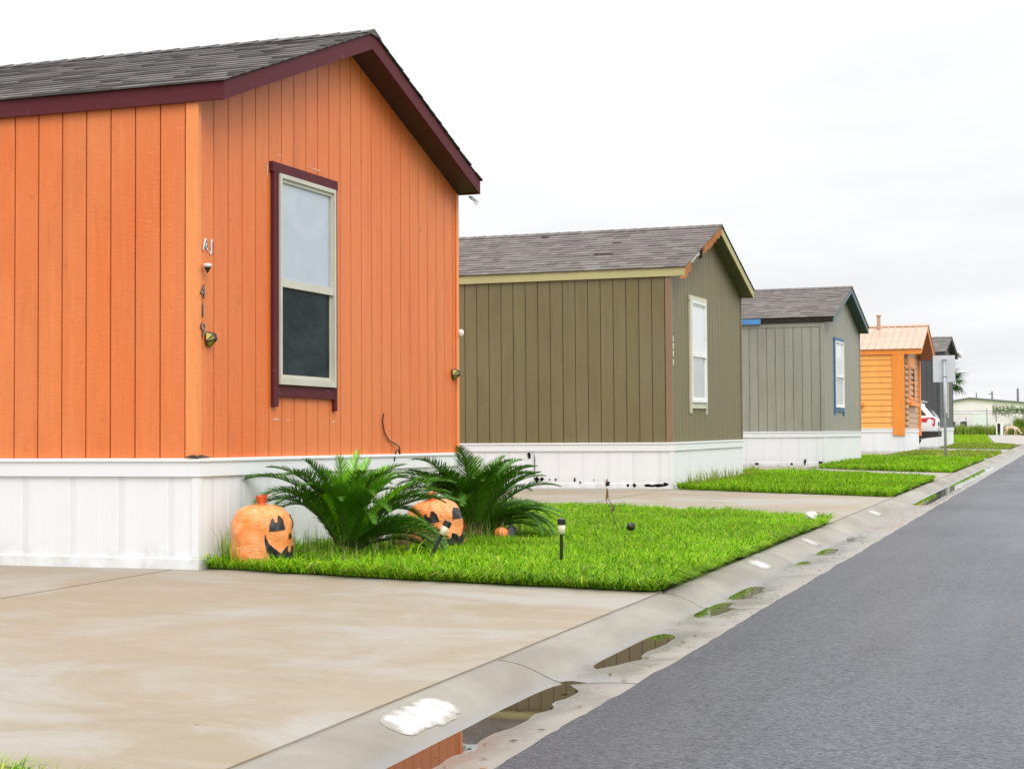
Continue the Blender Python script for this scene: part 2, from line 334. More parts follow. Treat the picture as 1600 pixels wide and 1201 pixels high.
MAT['bark'] = plain('brown_bark', (0.16, 0.085, 0.045), 0.9, 0.2, 0, 0.5, 22)
MAT['brick'] = plain('red_brown_block', (0.20, 0.065, 0.035), 0.85, 0.2, 0, 0.3, 22)
MAT['greystone'] = plain('dark_grey_stone', (0.12, 0.13, 0.14), 0.8, 0.3, 0, 0.3, 26)
MAT['stem'] = plain('dry_stem', (0.20, 0.15, 0.10), 0.8, 0.2, 0, 0.3, 40)
MAT['clear'] = plain('milky_clear_plastic', (0.62, 0.58, 0.42), 0.25, 0.5, 0, 0.12, 30)
MAT['car_white'] = plain('white_car_paint', (0.66, 0.68, 0.70), 0.22, 0.5, 0, 0.02, 2)
MAT['car_white'].node_tree.nodes['Principled BSDF'].inputs['Coat Weight'].default_value = 0.6
MAT['car_glass'] = glass_mat('tinted_car_glass', (0.02, 0.026, 0.033), 0.05, 0, (0.05, 0.06, 0.07))
MAT['red_lens'] = plain('red_tail_lens', (0.50, 0.012, 0.02), 0.15, 0.6, 0, 0.15, 20)
MAT['clear_lens'] = plain('clear_tail_lens', (0.75, 0.6, 0.6), 0.15, 0.6, 0, 0.1, 20)
MAT['cladding'] = plain('grey_black_cladding', (0.022, 0.022, 0.024), 0.6, 0.4, 0, 0.2, 9)
MAT['tyre'] = plain('tyre_rubber', (0.018, 0.018, 0.018), 0.8, 0.3, 0, 0.2, 12)
MAT['alloy'] = plain('alloy_rim', (0.45, 0.46, 0.48), 0.3, 0.5, 0.8, 0.1, 12)
MAT['fur'] = plain('pale_tan_fur', (0.58, 0.44, 0.30), 0.85, 0.2, 0, 0.25, 9)
MAT['metal_wall'] = plain('pale_metal_cladding', (0.84, 0.76, 0.81), 0.55, 0.4, 0, 0.06, 0.5)
MAT['metal_door'] = plain('white_roller_door', (0.84, 0.85, 0.87), 0.5, 0.4, 0, 0.03, 0.5)
MAT['roof_edge'] = plain('grey_roof_edge', (0.17, 0.18, 0.19), 0.5, 0.4, 0.2, 0.1, 1)
MAT['pole'] = plain('weathered_pole', (0.22, 0.21, 0.21), 0.8, 0.3, 0, 0.15, 2)
def metal_roof():
    t = NT('peach_metal_roof'); n1 = t.noise(t.pos((0.6, 2, 2)), 1.2, 4)
    c = t.mix(t.ramp(n1, 0.3, 0.7), (0.50, 0.31, 0.225), (0.56, 0.37, 0.285)); return t.done(c, 0.5, 0.4, 0.1)
MAT['metal_roof'] = metal_roof()

# ------------------------------------------------------------------ mesh helpers
class MB:
    def __init__(s): s.v = []; s.f = []; s.c = []
    def quad(s, *p):
        i = len(s.v); s.v += [tuple(q) for q in p]; s.f.append(tuple(range(i, i + len(p))))
    def box(s, x0, x1, y0, y1, z0, z1):
        i = len(s.v)
        s.v += [(x0, y0, z0), (x1, y0, z0), (x1, y1, z0), (x0, y1, z0), (x0, y0, z1), (x1, y0, z1), (x1, y1, z1), (x0, y1, z1)]
        s.f += [(i, i + 3, i + 2, i + 1), (i + 4, i + 5, i + 6, i + 7), (i, i + 1, i + 5, i + 4), (i + 1, i + 2, i + 6, i + 5), (i + 2, i + 3, i + 7, i + 6), (i + 3, i, i + 4, i + 7)]
    def hexa(s, b, t):
        i = len(s.v); s.v += [tuple(p) for p in b] + [tuple(p) for p in t]; n = len(b)
        s.f.append(tuple(i + k for k in reversed(range(n)))); s.f.append(tuple(i + n + k for k in range(n)))
        for k in range(n):
            l = (k + 1) % n; s.f.append((i + k, i + l, i + n + l, i + n + k))
    def tube(s, pts, rad, n=6, caps=True):
        pts = [Vector(p) for p in pts]; rr = rad if isinstance(rad, (list, tuple)) else [rad] * len(pts)
        i0 = len(s.v); up = Vector((0.31, 0.2, 0.93)).normalized()
        for k, p in enumerate(pts):
            d = (pts[min(k + 1, len(pts) - 1)] - pts[max(k - 1, 0)]).normalized()
            a = d.cross(up)
            if a.length < 1e-3: a = d.cross(Vector((1, 0, 0)))
            a.normalize(); b = d.cross(a)
            for j in range(n):
                th = 2 * math.pi * j / n; s.v.append(tuple(p + (a * math.cos(th) + b * math.sin(th)) * rr[k]))
        for k in range(len(pts) - 1):
            for j in range(n):
                l = (j + 1) % n; s.f.append((i0 + k * n + j, i0 + k * n + l, i0 + (k + 1) * n + l, i0 + (k + 1) * n + j))
        if caps:
            s.f.append(tuple(i0 + j for j in reversed(range(n)))); e = i0 + (len(pts) - 1) * n; s.f.append(tuple(e + j for j in range(n)))
    def lathe(s, prof, n=16, cx=0, cy=0):
        i0 = len(s.v)
        for (r, z) in prof:
            for j in range(n):
                th = 2 * math.pi * j / n; s.v.append((cx + r * math.cos(th), cy + r * math.sin(th), z))
        for k in range(len(prof) - 1):
            for j in range(n):
                l = (j + 1) % n; s.f.append((i0 + k * n + j, i0 + k * n + l, i0 + (k + 1) * n + l, i0 + (k + 1) * n + j))
        s.f.append(tuple(i0 + j for j in reversed(range(n)))); e = i0 + (len(prof) - 1) * n; s.f.append(tuple(e + j for j in range(n)))
    def mesh(s, name):
        m = bpy.data.meshes.new(name); m.from_pydata(s.v, [], s.f); m.update(); return m
    def obj(s, name, mat, parent=None, smooth=False, bevel=0.0):
        m = s.mesh(name)
        if bevel:
            bm = bmesh.new(); bm.from_mesh(m); bmesh.ops.remove_doubles(bm, verts=bm.verts, dist=1e-5)
            bmesh.ops.bevel(bm, geom=list(bm.edges), offset=bevel, segments=2, affect='EDGES', profile=0.6, clamp_overlap=True)
            bm.to_mesh(m); bm.free()
        return link(name, m, mat, parent, smooth)

def link(name, mesh, mat, parent=None, smooth=False):
    if mat and not mesh.materials: mesh.materials.append(MAT[mat] if isinstance(mat, str) else mat)
    if smooth: mesh.shade_smooth()
    o = bpy.data.objects.new(name, mesh); COL.objects.link(o)
    if parent: o.parent = parent
    return o
def tag(o, label=None, cat=None, group=None, kind=None):
    if label: o['label'] = label
    if cat: o['category'] = cat
    if group: o['group'] = group
    if kind: o['kind'] = kind
    return o
def empty(name, loc=(0, 0, 0), rz=0.0):
    o = bpy.data.objects.new(name, None); COL.objects.link(o); o.location = loc; o.rotation_euler = (0, 0, rz); o.empty_display_size = 0.2; return o
def np_mesh(name, verts, loops, counts, cols=None):
    m = bpy.data.meshes.new(name); nv = len(verts)
    m.vertices.add(nv); m.vertices.foreach_set('co', np.asarray(verts, np.float32).ravel())
    loops = np.asarray(loops, np.int32); counts = np.asarray(counts, np.int32)
    m.loops.add(len(loops)); m.loops.foreach_set('vertex_index', loops)
    m.polygons.add(len(counts)); st = np.zeros(len(counts), np.int32); st[1:] = np.cumsum(counts)[:-1]
    m.polygons.foreach_set('loop_start', st)
    if cols is not None:
        a = m.color_attributes.new('tint', 'FLOAT_COLOR', 'POINT'); c4 = np.ones((nv, 4), np.float32); c4[:, :3] = cols
        a.data.foreach_set('color', c4.ravel())
    m.update(calc_edges=True); m.validate(); return m
def set_tint(m, cols):
    a = m.color_attributes.new('tint', 'FLOAT_COLOR', 'POINT'); c4 = np.ones((len(m.vertices), 4), np.float32); c4[:, :3] = cols
    a.data.foreach_set('color', c4.ravel())
def vnoise(x, y, seed=0):
    xi = np.floor(x).astype(int); yi = np.floor(y).astype(int); fx = x - xi; fy = y - yi
    fx = fx * fx * (3 - 2 * fx); fy = fy * fy * (3 - 2 * fy)
    def h(a, b):
        n = (a * 374761393 + b * 668265263 + seed * 974711) & 0x7fffffff
        n = ((n ^ (n >> 13)) * 1274126177) & 0x7fffffff
        return ((n ^ (n >> 16)) & 0xffff) / 65535.0
    return (h(xi, yi) * (1 - fx) + h(xi + 1, yi) * fx) * (1 - fy) + (h(xi, yi + 1) * (1 - fx) + h(xi + 1, yi + 1) * fx) * fy
def inpoly(px, py, poly):
    r = np.zeros(len(px), bool); j = len(poly) - 1
    for i in range(len(poly)):
        xi, yi = poly[i]; xj, yj = poly[j]
        c = ((yi > py) != (yj > py)) & (px < (xj - xi) * (py - yi) / (yj - yi + 1e-12) + xi); r ^= c; j = i
    return r

# ------------------------------------------------------------------ the ground
def sheet(name, pts, z, mat, thick=0.0, parent=None):
    b = MB()
    if thick: b.hexa([(x, y, z - thick) for x, y in pts], [(x, y, z) for x, y in pts])
    else: b.quad(*[(x, y, z) for x, y in pts])
    return b.obj(name, mat, parent)
tag(sheet('ground', [(-900, -60), (900, -60), (900, 1800), (-900, 1800)], -0.10, 'dirt'), kind='structure')
tag(sheet('yard', [(-60, -8), (-2.41, -8), (-2.41, 76), (-60, 76)], 0.045, 'dirt', 0.12), kind='structure')
tag(sheet('far_field', [(-120, 76.02), (-3.6, 76.02), (-6.6, 129), (40, 129), (40, 420), (-160, 420)], 0.05, 'field'), kind='structure')

# asphalt road with a slightly ragged edge against the gutter
b = MB(); ys = np.arange(-7, 76.01, 0.07); prev = None
ex = -1.77 + 0.010 * (vnoise(ys * 2.1, ys * 0, 3) - 0.5) * 2 + 0.012 * (vnoise(ys * 11, ys * 0, 5) - 0.5)
for y, x in zip(ys, ex):
    i = len(b.v); b.v += [(x, y, -0.03), (x + 0.006, y, -0.003), (x + 0.02, y, 0.0), (11.0, y, 0.0)]
    if prev is not None:
        for k in range(3): b.f.append((prev + k, prev + k + 1, i + k + 1, i + k))
    prev = i
tag(b.obj('asphalt_road', 'asphalt'), kind='structure')
tag(sheet('cross_street', [(-3.55, 76.03), (40, 76.03), (40, 128.5), (-6.55, 128.5)], -0.02 + 0.075, 'drive_far', 0.08), kind='structure')

# rolled kerb and gutter, cast in segments
PUD = [(2.0, 6.95, 1.0), (7.3, 8.75, 0.95), (9.4, 10.35, 0.9), (10.42, 11.4, 0.95), (13.05, 13.65, 0.8), (14.05, 14.95, 0.85), (15.6, 16.45, 0.8), (22.9, 42.0, 1.35)]
def flow_rise(y):
    d = 0.021
    for a, e, k in PUD:
        w = 0.30 if e - a < 3 else 0.5
        t = min((y - a) / w, (e - y) / w); t = max(0.0, min(1.0, t * 0.5 + 0.5)); t = t * t * (3 - 2 * t)
        d = min(d, 0.021 - 0.021 * k * t)
    return d
def kerb_prof(y):
    d = flow_rise(y) + 0.004 * (float(vnoise(np.array([y * 3.1]), np.array([0.0]), 9)[0]) - 0.5)
    n2 = 0.004 * (float(vnoise(np.array([y * 7.0]), np.array([4.0]), 2)[0]) - 0.5)
    return [(-1.70, -0.012), (-1.80, -0.012), (-1.90, -0.018 + d * 0.35 + n2), (-1.98, -0.026 + d * 0.65 + n2 * 1.5), (-2.04, -0.032 + d * 0.9 + n2), (-2.085, -0.035 + d), (-2.12, -0.031 + d * 0.9),
            (-2.16, -0.018 + d * 0.5), (-2.20, 0.002 + d * 0.15), (-2.245, 0.024), (-2.29, 0.042), (-2.335, 0.054), (-2.38, 0.060), (-2.405, 0.0615), (-2.405, -0.06)]
def zg(x): return float(np.interp(x, [-5.8, -2.4], [0.1005, 0.0625]))
kerb = tag(empty('kerb'), kind='structure')
KJ = [-3.1, 0.5, 3.7, 6.95, 9.95, 13.2, 16.5, 19.7, 22.9, 26.1, 29.3, 32.5, 35.7, 38.9, 42.1, 45.3, 48.5, 51.7, 54.9, 58.1, 61.3, 64.5, 67.7, 70.9, 74.1, 76.0]
for a, e in zip(KJ[:-1], KJ[1:]):
    b = MB(); prev = None; st = 0.06 if a < 20 else 0.25
    yy = list(np.linspace(a + 0.004, e - 0.004, max(3, int((e - a) / st))))
    yy = [a + 0.004] + [y for y in yy[1:-1]] + [e - 0.004]
    for q, y in enumerate(yy):
        drop = 0.006 if q in (0, len(yy) - 1) else 0.0
        pr = kerb_prof(y); i = len(b.v); b.v += [(x, y, z - drop) for x, z in pr]
        if prev is not None:
            for k in range(len(pr) - 1): b.f.append((prev + k, i + k, i + k + 1, prev + k + 1))
        prev = i
    b.obj('kerb_segment', 'kerb', kerb, True)
b = MB(); b.box(-2.40, -1.7, -3.1, 76, -0.095, -0.062); b.obj('kerb_bed', 'blackwood', kerb)
# standing water in the low spots
for a, e, k in PUD:
    g0, g1 = (0.30, 0.03) if a == 9.4 else (0.03, 0.3) if a == 10.42 else (0.19, 0.19)
    b = MB(); b.quad((-2.19, a - g0, -0.0258), (-1.82, a - g0, -0.0258), (-1.82, e + g1, -0.0258), (-2.19, e + g1, -0.0258))
    tag(b.obj('puddle', 'water'), kind='structure')
# white paint patches on the kerb face
def paint_patch(y0, y1, seed, s0=0.12, s1=0.88):
    b = MB(); ny = 40; rows = []
    for q in range(ny + 1):
        u = q / ny; y = y0 + (y1 - y0) * u; pr = kerb_prof(y)[7:13]
        cap = max(0.0, 1 - abs(2 * u - 1) ** 6) ** 0.5
        w1, w2 = (float(vnoise(np.array([u * 13.0 + seed * 7]), np.array([k * 3.0]), seed)[0]) for k in (1, 2))
        mid = (s0 + s1) / 2; lo = mid - (mid - s0) * cap * (0.72 + 0.34 * w1); hi = mid + (s1 - mid) * cap * (0.72 + 0.34 * w2); row = []
        for k in range(9):
            t = max(0, min(0.999, lo + (hi - lo) * k / 8)) * (len(pr) - 1); i = int(t); w = t - i
            row.append((pr[i][0] * (1 - w) + pr[i + 1][0] * w + 0.0008, y, pr[i][1] * (1 - w) + pr[i + 1][1] * w + 0.0018))
        rows.append(row)
    for row in rows: b.v += row
    for q in range(ny):
        for k in range(8): b.f.append((q * 9 + k, q * 9 + 9 + k, q * 9 + 10 + k, q * 9 + 1 + k))
    o = b.obj('paint_patch', 'kerb_paint' if seed == 1 else 'kerb_paint_faint', kerb, True)
    eg = np.array([max(abs(2 * q / ny - 1), abs(2 * k / 8 - 1)) ** 3 for q in range(ny + 1) for k in range(9)]); set_tint(o.data, np.repeat(eg[:, None], 3, 1))
for a, e, sd in ((5.40, 5.98, 1), (12.25, 12.62, 2), (14.75, 15.0, 3), (19.5, 20.0, 4)): paint_patch(a, e, sd)

# driveways: cast slabs with open joints
def driveway(slabs, mat='drive'):
    root = tag(empty('driveway'), kind='structure')
    for pts in slabs:
        bm = bmesh.new(); vs = [bm.verts.new((x, y, zg(x))) for x, y in pts]; f = bm.faces.new(vs)
        if f.normal.z < 0: f.normal_flip()
        r = bmesh.ops.extrude_face_region(bm, geom=[f]); bmesh.ops.translate(bm, verts=[v for v in r['geom'] if isinstance(v, bmesh.types.BMVert)], vec=(0, 0, -0.11))
        bmesh.ops.recalc_face_normals(bm, faces=bm.faces)
        top = [e for e in bm.edges if all(v.co.z > zg(v.co.x) - 0.02 for v in e.verts)]
        bmesh.ops.bevel(bm, geom=top, offset=0.008, segments=2, affect='EDGES')
        m = bpy.data.meshes.new('slab'); bm.to_mesh(m); bm.free(); link('slab', m, mat, root)
    return root
driveway([[(-2.411, 4.12), (-2.411, 10.02), (-5.93, 10.56), (-5.86, 5.22)], [(-5.87, 5.223), (-5.94, 10.425), (-11.0, 10.5), (-11.0, 6.8)], [(-11.012, 6.81), (-11.012, 10.5), (-20, 10.6), (-20, 8.0)]])
tag(sheet('edging_strip', [(-2.42, 3.98), (-2.42, 4.10), (-11, 6.75), (-11, 6.55)], 0.066, 'drive_far', 0.05), kind='structure')
driveway([[(-2.411, 17.0), (-2.411, 23.4), (-5.80, 24.6), (-5.80, 18.6)], [(-5.812, 18.9), (-5.812, 24.72), (-12.0, 24.9), (-12.0, 19.6)], [(-12.012, 19.6), (-12.012, 24.9), (-22, 25), (-22, 20.0)]])
driveway([[(-2.411, 29.8), (-2.411, 34.4), (-5.60, 36.5), (-5.60, 32.5)], [(-5.612, 32.8), (-5.612, 38.0), (-14.0, 38.3), (-14.0, 33.4)]])
driveway([[(-2.411, 45.7), (-2.411, 47.5), (-4.70, 49.8), (-5.5, 50.2), (-5.6, 46.8)], [(-5.612, 46.8), (-5.612, 55.6), (-14.0, 55.6), (-14.0, 47)]])
driveway([[(-2.411, 55.8), (-2.411, 61.8), (-5.10, 63.2), (-5.10, 56.4)], [(-5.112, 60.2), (-5.112, 66.9), (-16.0, 66.9), (-16.0, 60.2)]], 'drive_far')

# ------------------------------------------------------------------ lawns
def turf(poly):
    b = MB(); cx = sum(p[0] for p in poly) / len(poly); cy = sum(p[1] for p in poly) / len(poly)
    inn = [(x + (cx - x) * 0.05, y + (cy - y) * 0.05, zg(x) + 0.035) for x, y in poly]
    out = [(x, y, zg(x) + 0.003) for x, y in poly]; n = len(poly)
    for k in range(n): l = (k + 1) % n; b.quad(out[k], out[l], inn[l], inn[k])
    b.quad(*inn); return b.obj('lawn_soil', 'turf')
def blades(name, poly, n, hmin, hmax, wid, z=0.11, seed=1, edge=0, tone=None, lean=0.55, patch=0.35, label=None, avoid=()):
    rng = np.random.default_rng(seed); P = np.array(poly)
    lo, hi = P.min(0), P.max(0); xs = []; got = 0
    while got < n:
        q = rng.random((n * 2, 2)) * (hi - lo) + lo; q = q[inpoly(q[:, 0], q[:, 1], poly)]
        dn = vnoise(q[:, 0] * 2.6, q[:, 1] * 2.6, seed) * 0.6 + vnoise(q[:, 0] * 9, q[:, 1] * 9, seed + 1) * 0.4
        q = q[rng.random(len(q)) < np.clip((1 - patch) + patch * 2.2 * (dn - 0.15), 0.05, 1)]
        for (ax, ay, ar) in avoid: q = q[(q[:, 0] - ax) ** 2 + (q[:, 1] - ay) ** 2 > ar * ar]
        xs.append(q); got += len(q)
    q = np.concatenate(xs)[:n]; out = np.zeros((n, 2)); ek = np.zeros(n)
    if edge:
        E = []; O = []
        for k in range(len(poly)):
            a = P[k]; c = P[(k + 1) % len(poly)]; L = np.linalg.norm(c - a); m = int(L * edge)
            t = rng.random((m, 1)); d = (c - a) / L; nrm = np.array([d[1], -d[0]])
            mid = (a + c) / 2 + nrm * 0.01
            if inpoly(np.array([mid[0]]), np.array([mid[1]]), poly)[0]: nrm = -nrm
            E.append(a + t * (c - a) - nrm * (rng.random((m, 1)) ** 2 * 0.10 - 0.012 * rng.random((m, 1)))); O.append(np.repeat(nrm[None], m, 0))
        E = np.concatenate(E); O = np.concatenate(O)
        for (ax, ay, ar) in avoid:
            kk = (E[:, 0] - ax) ** 2 + (E[:, 1] - ay) ** 2 > ar * ar; E = E[kk]; O = O[kk]
        q = np.concatenate([q, E]); out = np.concatenate([out, O]); ek = np.concatenate([ek, np.ones(len(E))])
    N = len(q)
    h = (1 + 0.55 * ek * vnoise(q[:, 0] * 5 + 3, q[:, 1] * 5, seed + 6)) * (hmin + (hmax - hmin) * rng.random(N) ** 1.3) * (0.7 + 0.6 * vnoise(q[:, 0] * 3.3, q[:, 1] * 3.3, seed + 4))
    th = rng.random(N) * 2 * np.pi; d = np.stack([np.cos(th), np.sin(th)], 1) * (lean * (0.25 + 1.3 * rng.random((N, 1)))) + out * 0.6
    wth = th + np.pi / 2 + (rng.random(N) - .5) * 1.2; wv = np.stack([np.cos(wth), np.sin(wth), np.zeros(N)], 1) * (wid * (0.6 + 0.8 * rng.random((N, 1)))) * 0.5
    base = np.concatenate([q, np.full((N, 1), z)], 1)
    if z > 0.1: base[:, 2] = np.interp(q[:, 0], [-5.8, -2.4], [0.10, 0.062]) + 0.012
    mid = base.copy(); mid[:, :2] += d * h[:, None] * 0.35; mid[:, 2] += h * 0.62
    top = base.copy(); top[:, :2] += d * h[:, None] * 1.05; top[:, 2] += h * np.clip(1.02 - 0.42 * (d ** 2).sum(1), 0.35, 1)
    V = np.stack([base - wv, base + wv, mid + wv * 0.85, mid - wv * 0.85, top], 1).reshape(-1, 3)
    i = np.arange(N)[:, None] * 5
    loops = np.concatenate([i + np.array([[0, 1, 2, 3]]), i + np.array([[3, 2, 4]])], 1).ravel(); counts = np.tile([4, 3], N)
    T = tone or [((0.195, 0.44, 0.008), 0.48), ((0.35, 0.58, 0.014), 0.30), ((0.06, 0.19, 0.006), 0.14), ((0.50, 0.44, 0.12), 0.05)]
    cs = np.array([t[0] for t in T]); pr = np.array([t[1] for t in T]); pr = pr / pr.sum()
    pk = 0.6 * vnoise(q[:, 0] * 1.1, q[:, 1] * 1.1, seed + 8)[:, None] + 0.4 * vnoise(q[:, 0] * 3.7, q[:, 1] * 3.7, seed + 9)[:, None]
    col = cs[rng.choice(len(cs), N, p=pr)] * (0.75 + 0.4 * rng.random((N, 1))) * (0.70 + 0.58 * pk)
    m = np_mesh(name, V, loops, counts, np.repeat(col, 5, 0)); o = link(name, m, 'blade')
    tag(o, label, 'grass', None, 'stuff'); return o
AV = [(-3.42, 11.15, 0.05), (-4.38, 11.12, 0.05), (-5.42, 10.62, 0.18), (-4.86, 12.60, 0.17), (-5.16, 11.5, 0.16), (-4.93, 13.6, 0.14)]
L1 = [(-2.45, 9.92), (-2.44, 17.2), (-3.9, 18.15), (-5.85, 18.8), (-7.8, 19.2), (-7.8, 15.25), (-5.66, 15.2), (-5.76, 10.45), (-4.4, 10.18)]
L2 = [(-2.46, 23.2), (-2.45, 30.0), (-4.4, 32.2), (-7.0, 32.9), (-7.0, 29.7), (-5.55, 29.6), (-5.66, 24.55), (-4.2, 23.85)]
L3 = [(-2.46, 34.2), (-2.45, 45.6), (-5.4, 46.6), (-7, 46.8), (-7, 43.1), (-5.2, 43.0), (-5.3, 36.2), (-3.6, 34.8)]
L4 = [(-2.40, 47.7), (-2.40, 55.6), (-5.1, 56.2), (-5.25, 50.6), (-4.65, 50.1)]
L5 = [(-2.45, 62.1), (-2.6, 72.0), (-3.5, 75.9), (-5.0, 75.9), (-4.95, 63.4)]
def ragged(poly, amp, seed):
    rg = random.Random(seed); out = []
    for k in range(len(poly)):
        (xa, ya), (xb, yb) = poly[k], poly[(k + 1) % len(poly)]; L = math.hypot(xb - xa, yb - ya); n = max(1, int(L / 0.16))
        for j in range(n):
            t = j / n; nx, ny = (yb - ya) / L, -(xb - xa) / L; d = amp * (rg.random() - 0.5) * 2 * (1 if j else 0); out.append((xa + (xb - xa) * t + nx * d, ya + (yb - ya) * t + ny * d))
    return out
L1 = ragged(L1, 0.028, 1); L2 = ragged(L2, 0.035, 2); L3 = ragged(L3, 0.04, 3)
for p in (L1, L2, L3, L4, L5): tag(turf(p), kind='structure')
blades('lawn_grass', L1, 150000, 0.045, 0.10, 0.0062, 0.115, 3, edge=520, lean=1.1, patch=0.45, label='lush green grass in front of the orange house', avoid=AV)
blades('lawn_grass', L2, 62000, 0.045, 0.105, 0.0105, 0.115, 5, edge=260, label='green grass strip in front of the olive house')
blades('lawn_grass', L3, 42000, 0.045, 0.11, 0.014, 0.115, 6, edge=140, label='green grass strip in front of the grey house')
blades('lawn_grass', ragged([(-2.44, 9.90), (-2.44, 11.2), (-4.4, 11.3), (-5.7, 11.2), (-5.74, 10.44), (-4.4, 10.16)], 0.03, 8), 5000, 0.07, 0.135, 0.0078, 0.115, 31, edge=200, lean=1.2, patch=0.8, label='longer grass blades spilling over the near lawn edge', avoid=AV + [(-5.38, 10.60, 0.34), (-3.4, 11.1, 0.16), (-4.36, 11.1, 0.16)])
DRY = [((0.20, 0.36, 0.016), 0.5), ((0.31, 0.33, 0.05), 0.35), ((0.36, 0.28, 0.10), 0.15)]
blades('lawn_grass', L4, 9000, 0.05, 0.11, 0.02, 0.11, 7, tone=DRY, label='patchy yellowing grass around the sign post')
blades('lawn_grass', L5, 8000, 0.04, 0.09, 0.022, 0.11, 8, tone=DRY, label='short grass in front of the charcoal house')
blades('lawn_grass', [(-9.5, 76.3), (-3.75, 76.3), (-6.62, 128), (-16, 128)], 26000, 0.05, 0.10, 0.05, 0.05, 9, tone=[((0.21, 0.44, 0.012), 0.65), ((0.34, 0.36, 0.03), 0.35)], label='open bright green grass beyond the charcoal house')
L0 = [(-2.46, 3.95), (-2.46, 1.0), (-6.5, 1.0), (-6.5, 5.12)]
tag(turf(L0), kind='structure')
blades('lawn_grass', L0, 30000, 0.045, 0.085, 0.0055, 0.115, 10, edge=300, lean=0.9, label='corner of bright grass in the near left foreground')
blades('weeds', [(-5.70, 10.42), (-5.45, 10.40), (-5.45, 11.05), (-5.68, 11.05)], 130, 0.16, 0.34, 0.007, 0.11, 12, label='taller weeds against the skirting by the pumpkin bag', lean=0.3)
blades('weeds', [(-5.66, 24.6), (-5.40, 24.55), (-5.35, 29.5), (-5.52, 29.5)], 350, 0.12, 0.30, 0.009, 0.11, 13, tone=DRY, label='wispy weeds along the olive house skirting', lean=0.3)
blades('weeds', [(-5.45, 10.5), (-4.7, 10.5), (-4.5, 14.3), (-5.5, 14.3)], 700, 0.14, 0.26, 0.005, 0.11, 14, tone=[((0.13, 0.25, 0.03), .6), ((0.38, 0.33, 0.18), .4)], label='thin seed stalks among the palms and pumpkin bags', lean=0.25, avoid=AV)

# ------------------------------------------------------------------ houses
def shingle_mesh(L, W, e, r, z1, pit, t, seed, cols, lift=0.012):
    """both slopes laid in courses of single tabs, plus ridge caps"""
    rng = random.Random(seed); V = []; F = []; C = []; s = math.tan(pit); cpit = math.cos(pit)
    x0, x1 = -L - 0.22, r + 0.018; exp = 0.158; run = (W / 2 + e + 0.02) / cpit; nc = int(run / exp) + 1; exp = run / nc
    for side in (0, 1):
        for c in range(nc):
            d0 = c * exp; d1 = (c + 1) * exp + 0.02; x = x0 - rng.random() * 0.3
            while x < x1:
                w = rng.choice((0.12, 0.17, 0.22, 0.3)); xa, xb = max(x, x0), min(x + w - 0.002, x1); x += w
                if xb - xa < 0.01: continue
                th = rng.choice((0.009, 0.010, 0.014)) + 0.002 * rng.random(); dd = d0 - 0.006 * rng.random()
                if rng.random() < 0.004: th += 0.02
                def P(xx, d, h):
                    yy = -e - 0.02 + d * cpit; zz = z1 - (e + 0.02) * s + d * math.sin(pit) + t + lift
                    yy -= h * math.sin(pit); zz += h * cpit
                    return (xx, yy if side == 0 else W - yy, zz)
                i = len(V)
                V += [P(xa, dd, -0.004), P(xb, dd, -0.004), P(xb, dd, th), P(xa, dd, th), P(xb, d1, 0.001), P(xa, d1, 0.001)]
                fs = [(i, i + 1, i + 2, i + 3), (i + 3, i + 2, i + 4, i + 5), (i + 1, i + 4, i + 2), (i, i + 3, i + 5)]
                if side: fs = [tuple(reversed(f)) for f in fs]
                F += fs; k = rng.choice(cols); q = 0.88 + 0.24 * rng.random(); C += [[k[0] * q, k[1] * q, k[2] * q]] * 6
    x = x0; zr = z1 + W / 2 * s + t + lift
    while x < x1:
        xb = min(x + 0.21, x1); i = len(V); hw = 0.14
        for xx, h in ((x, 0.012), (xb, 0.020)):
            V += [(xx, W / 2 - hw, zr - hw * s + h), (xx, W / 2, zr + h + 0.006), (xx, W / 2 + hw, zr - hw * s + h)]
        F += [(i, i + 3, i + 4, i + 1), (i + 1, i + 4, i + 5, i + 2), (i + 3, i + 5, i + 4)]
        k = rng.choice(cols); q = 0.75 + 0.3 * rng.random(); C += [[k[0] * q, k[1] * q, k[2] * q]] * 6; x += 0.19
    m = bpy.data.meshes.new('shingles'); m.from_pydata(V, [], F); set_tint(m, np.array(C)); m.update(); return m

def board_mesh(w, h, th=0.016):
    b = MB(); c = 0.003
    # front face slightly chamfered at both long edges (shiplap groove)
    b.hexa([(0, 0.0, 0), (w, 0.0, 0), (w, th, 0), (0, th, 0)][::1], [(0, 0.0, h), (w, 0.0, h), (w, th, h), (0, th, h)])
    return b.mesh('siding_board')

def skirt_panel_mesh(h, w=0.4):
    """a moulded vinyl panel: side seam laps, shallow ribs; outward is -y"""
    prof = [(0.0, 0.006), (0.003, -0.002), (0.010, -0.002), (0.014, 0.0), (0.098, 0.0006), (0.102, -0.0012), (0.106, 0.0006), (0.168, 0.0), (0.172, 0.0016), (0.228, 0.0016), (0.232, 0.0),
            (0.294, 0.0006), (0.298, -0.0012), (0.302, 0.0006), (0.385, 0.0), (0.4008, 0.003)]
    b = MB(); k = w / 0.4
    for (xa, ya), (xb, yb) in zip(prof[:-1], prof[1:]):
        b.quad((xa * k, ya, 0), (xb * k, yb, 0), (xb * k, yb, h), (xa * k, ya, h))
    return b.mesh('skirt_panel')

def tri_top(y, W, z1, s): return z1 + min(y, W - y) * s

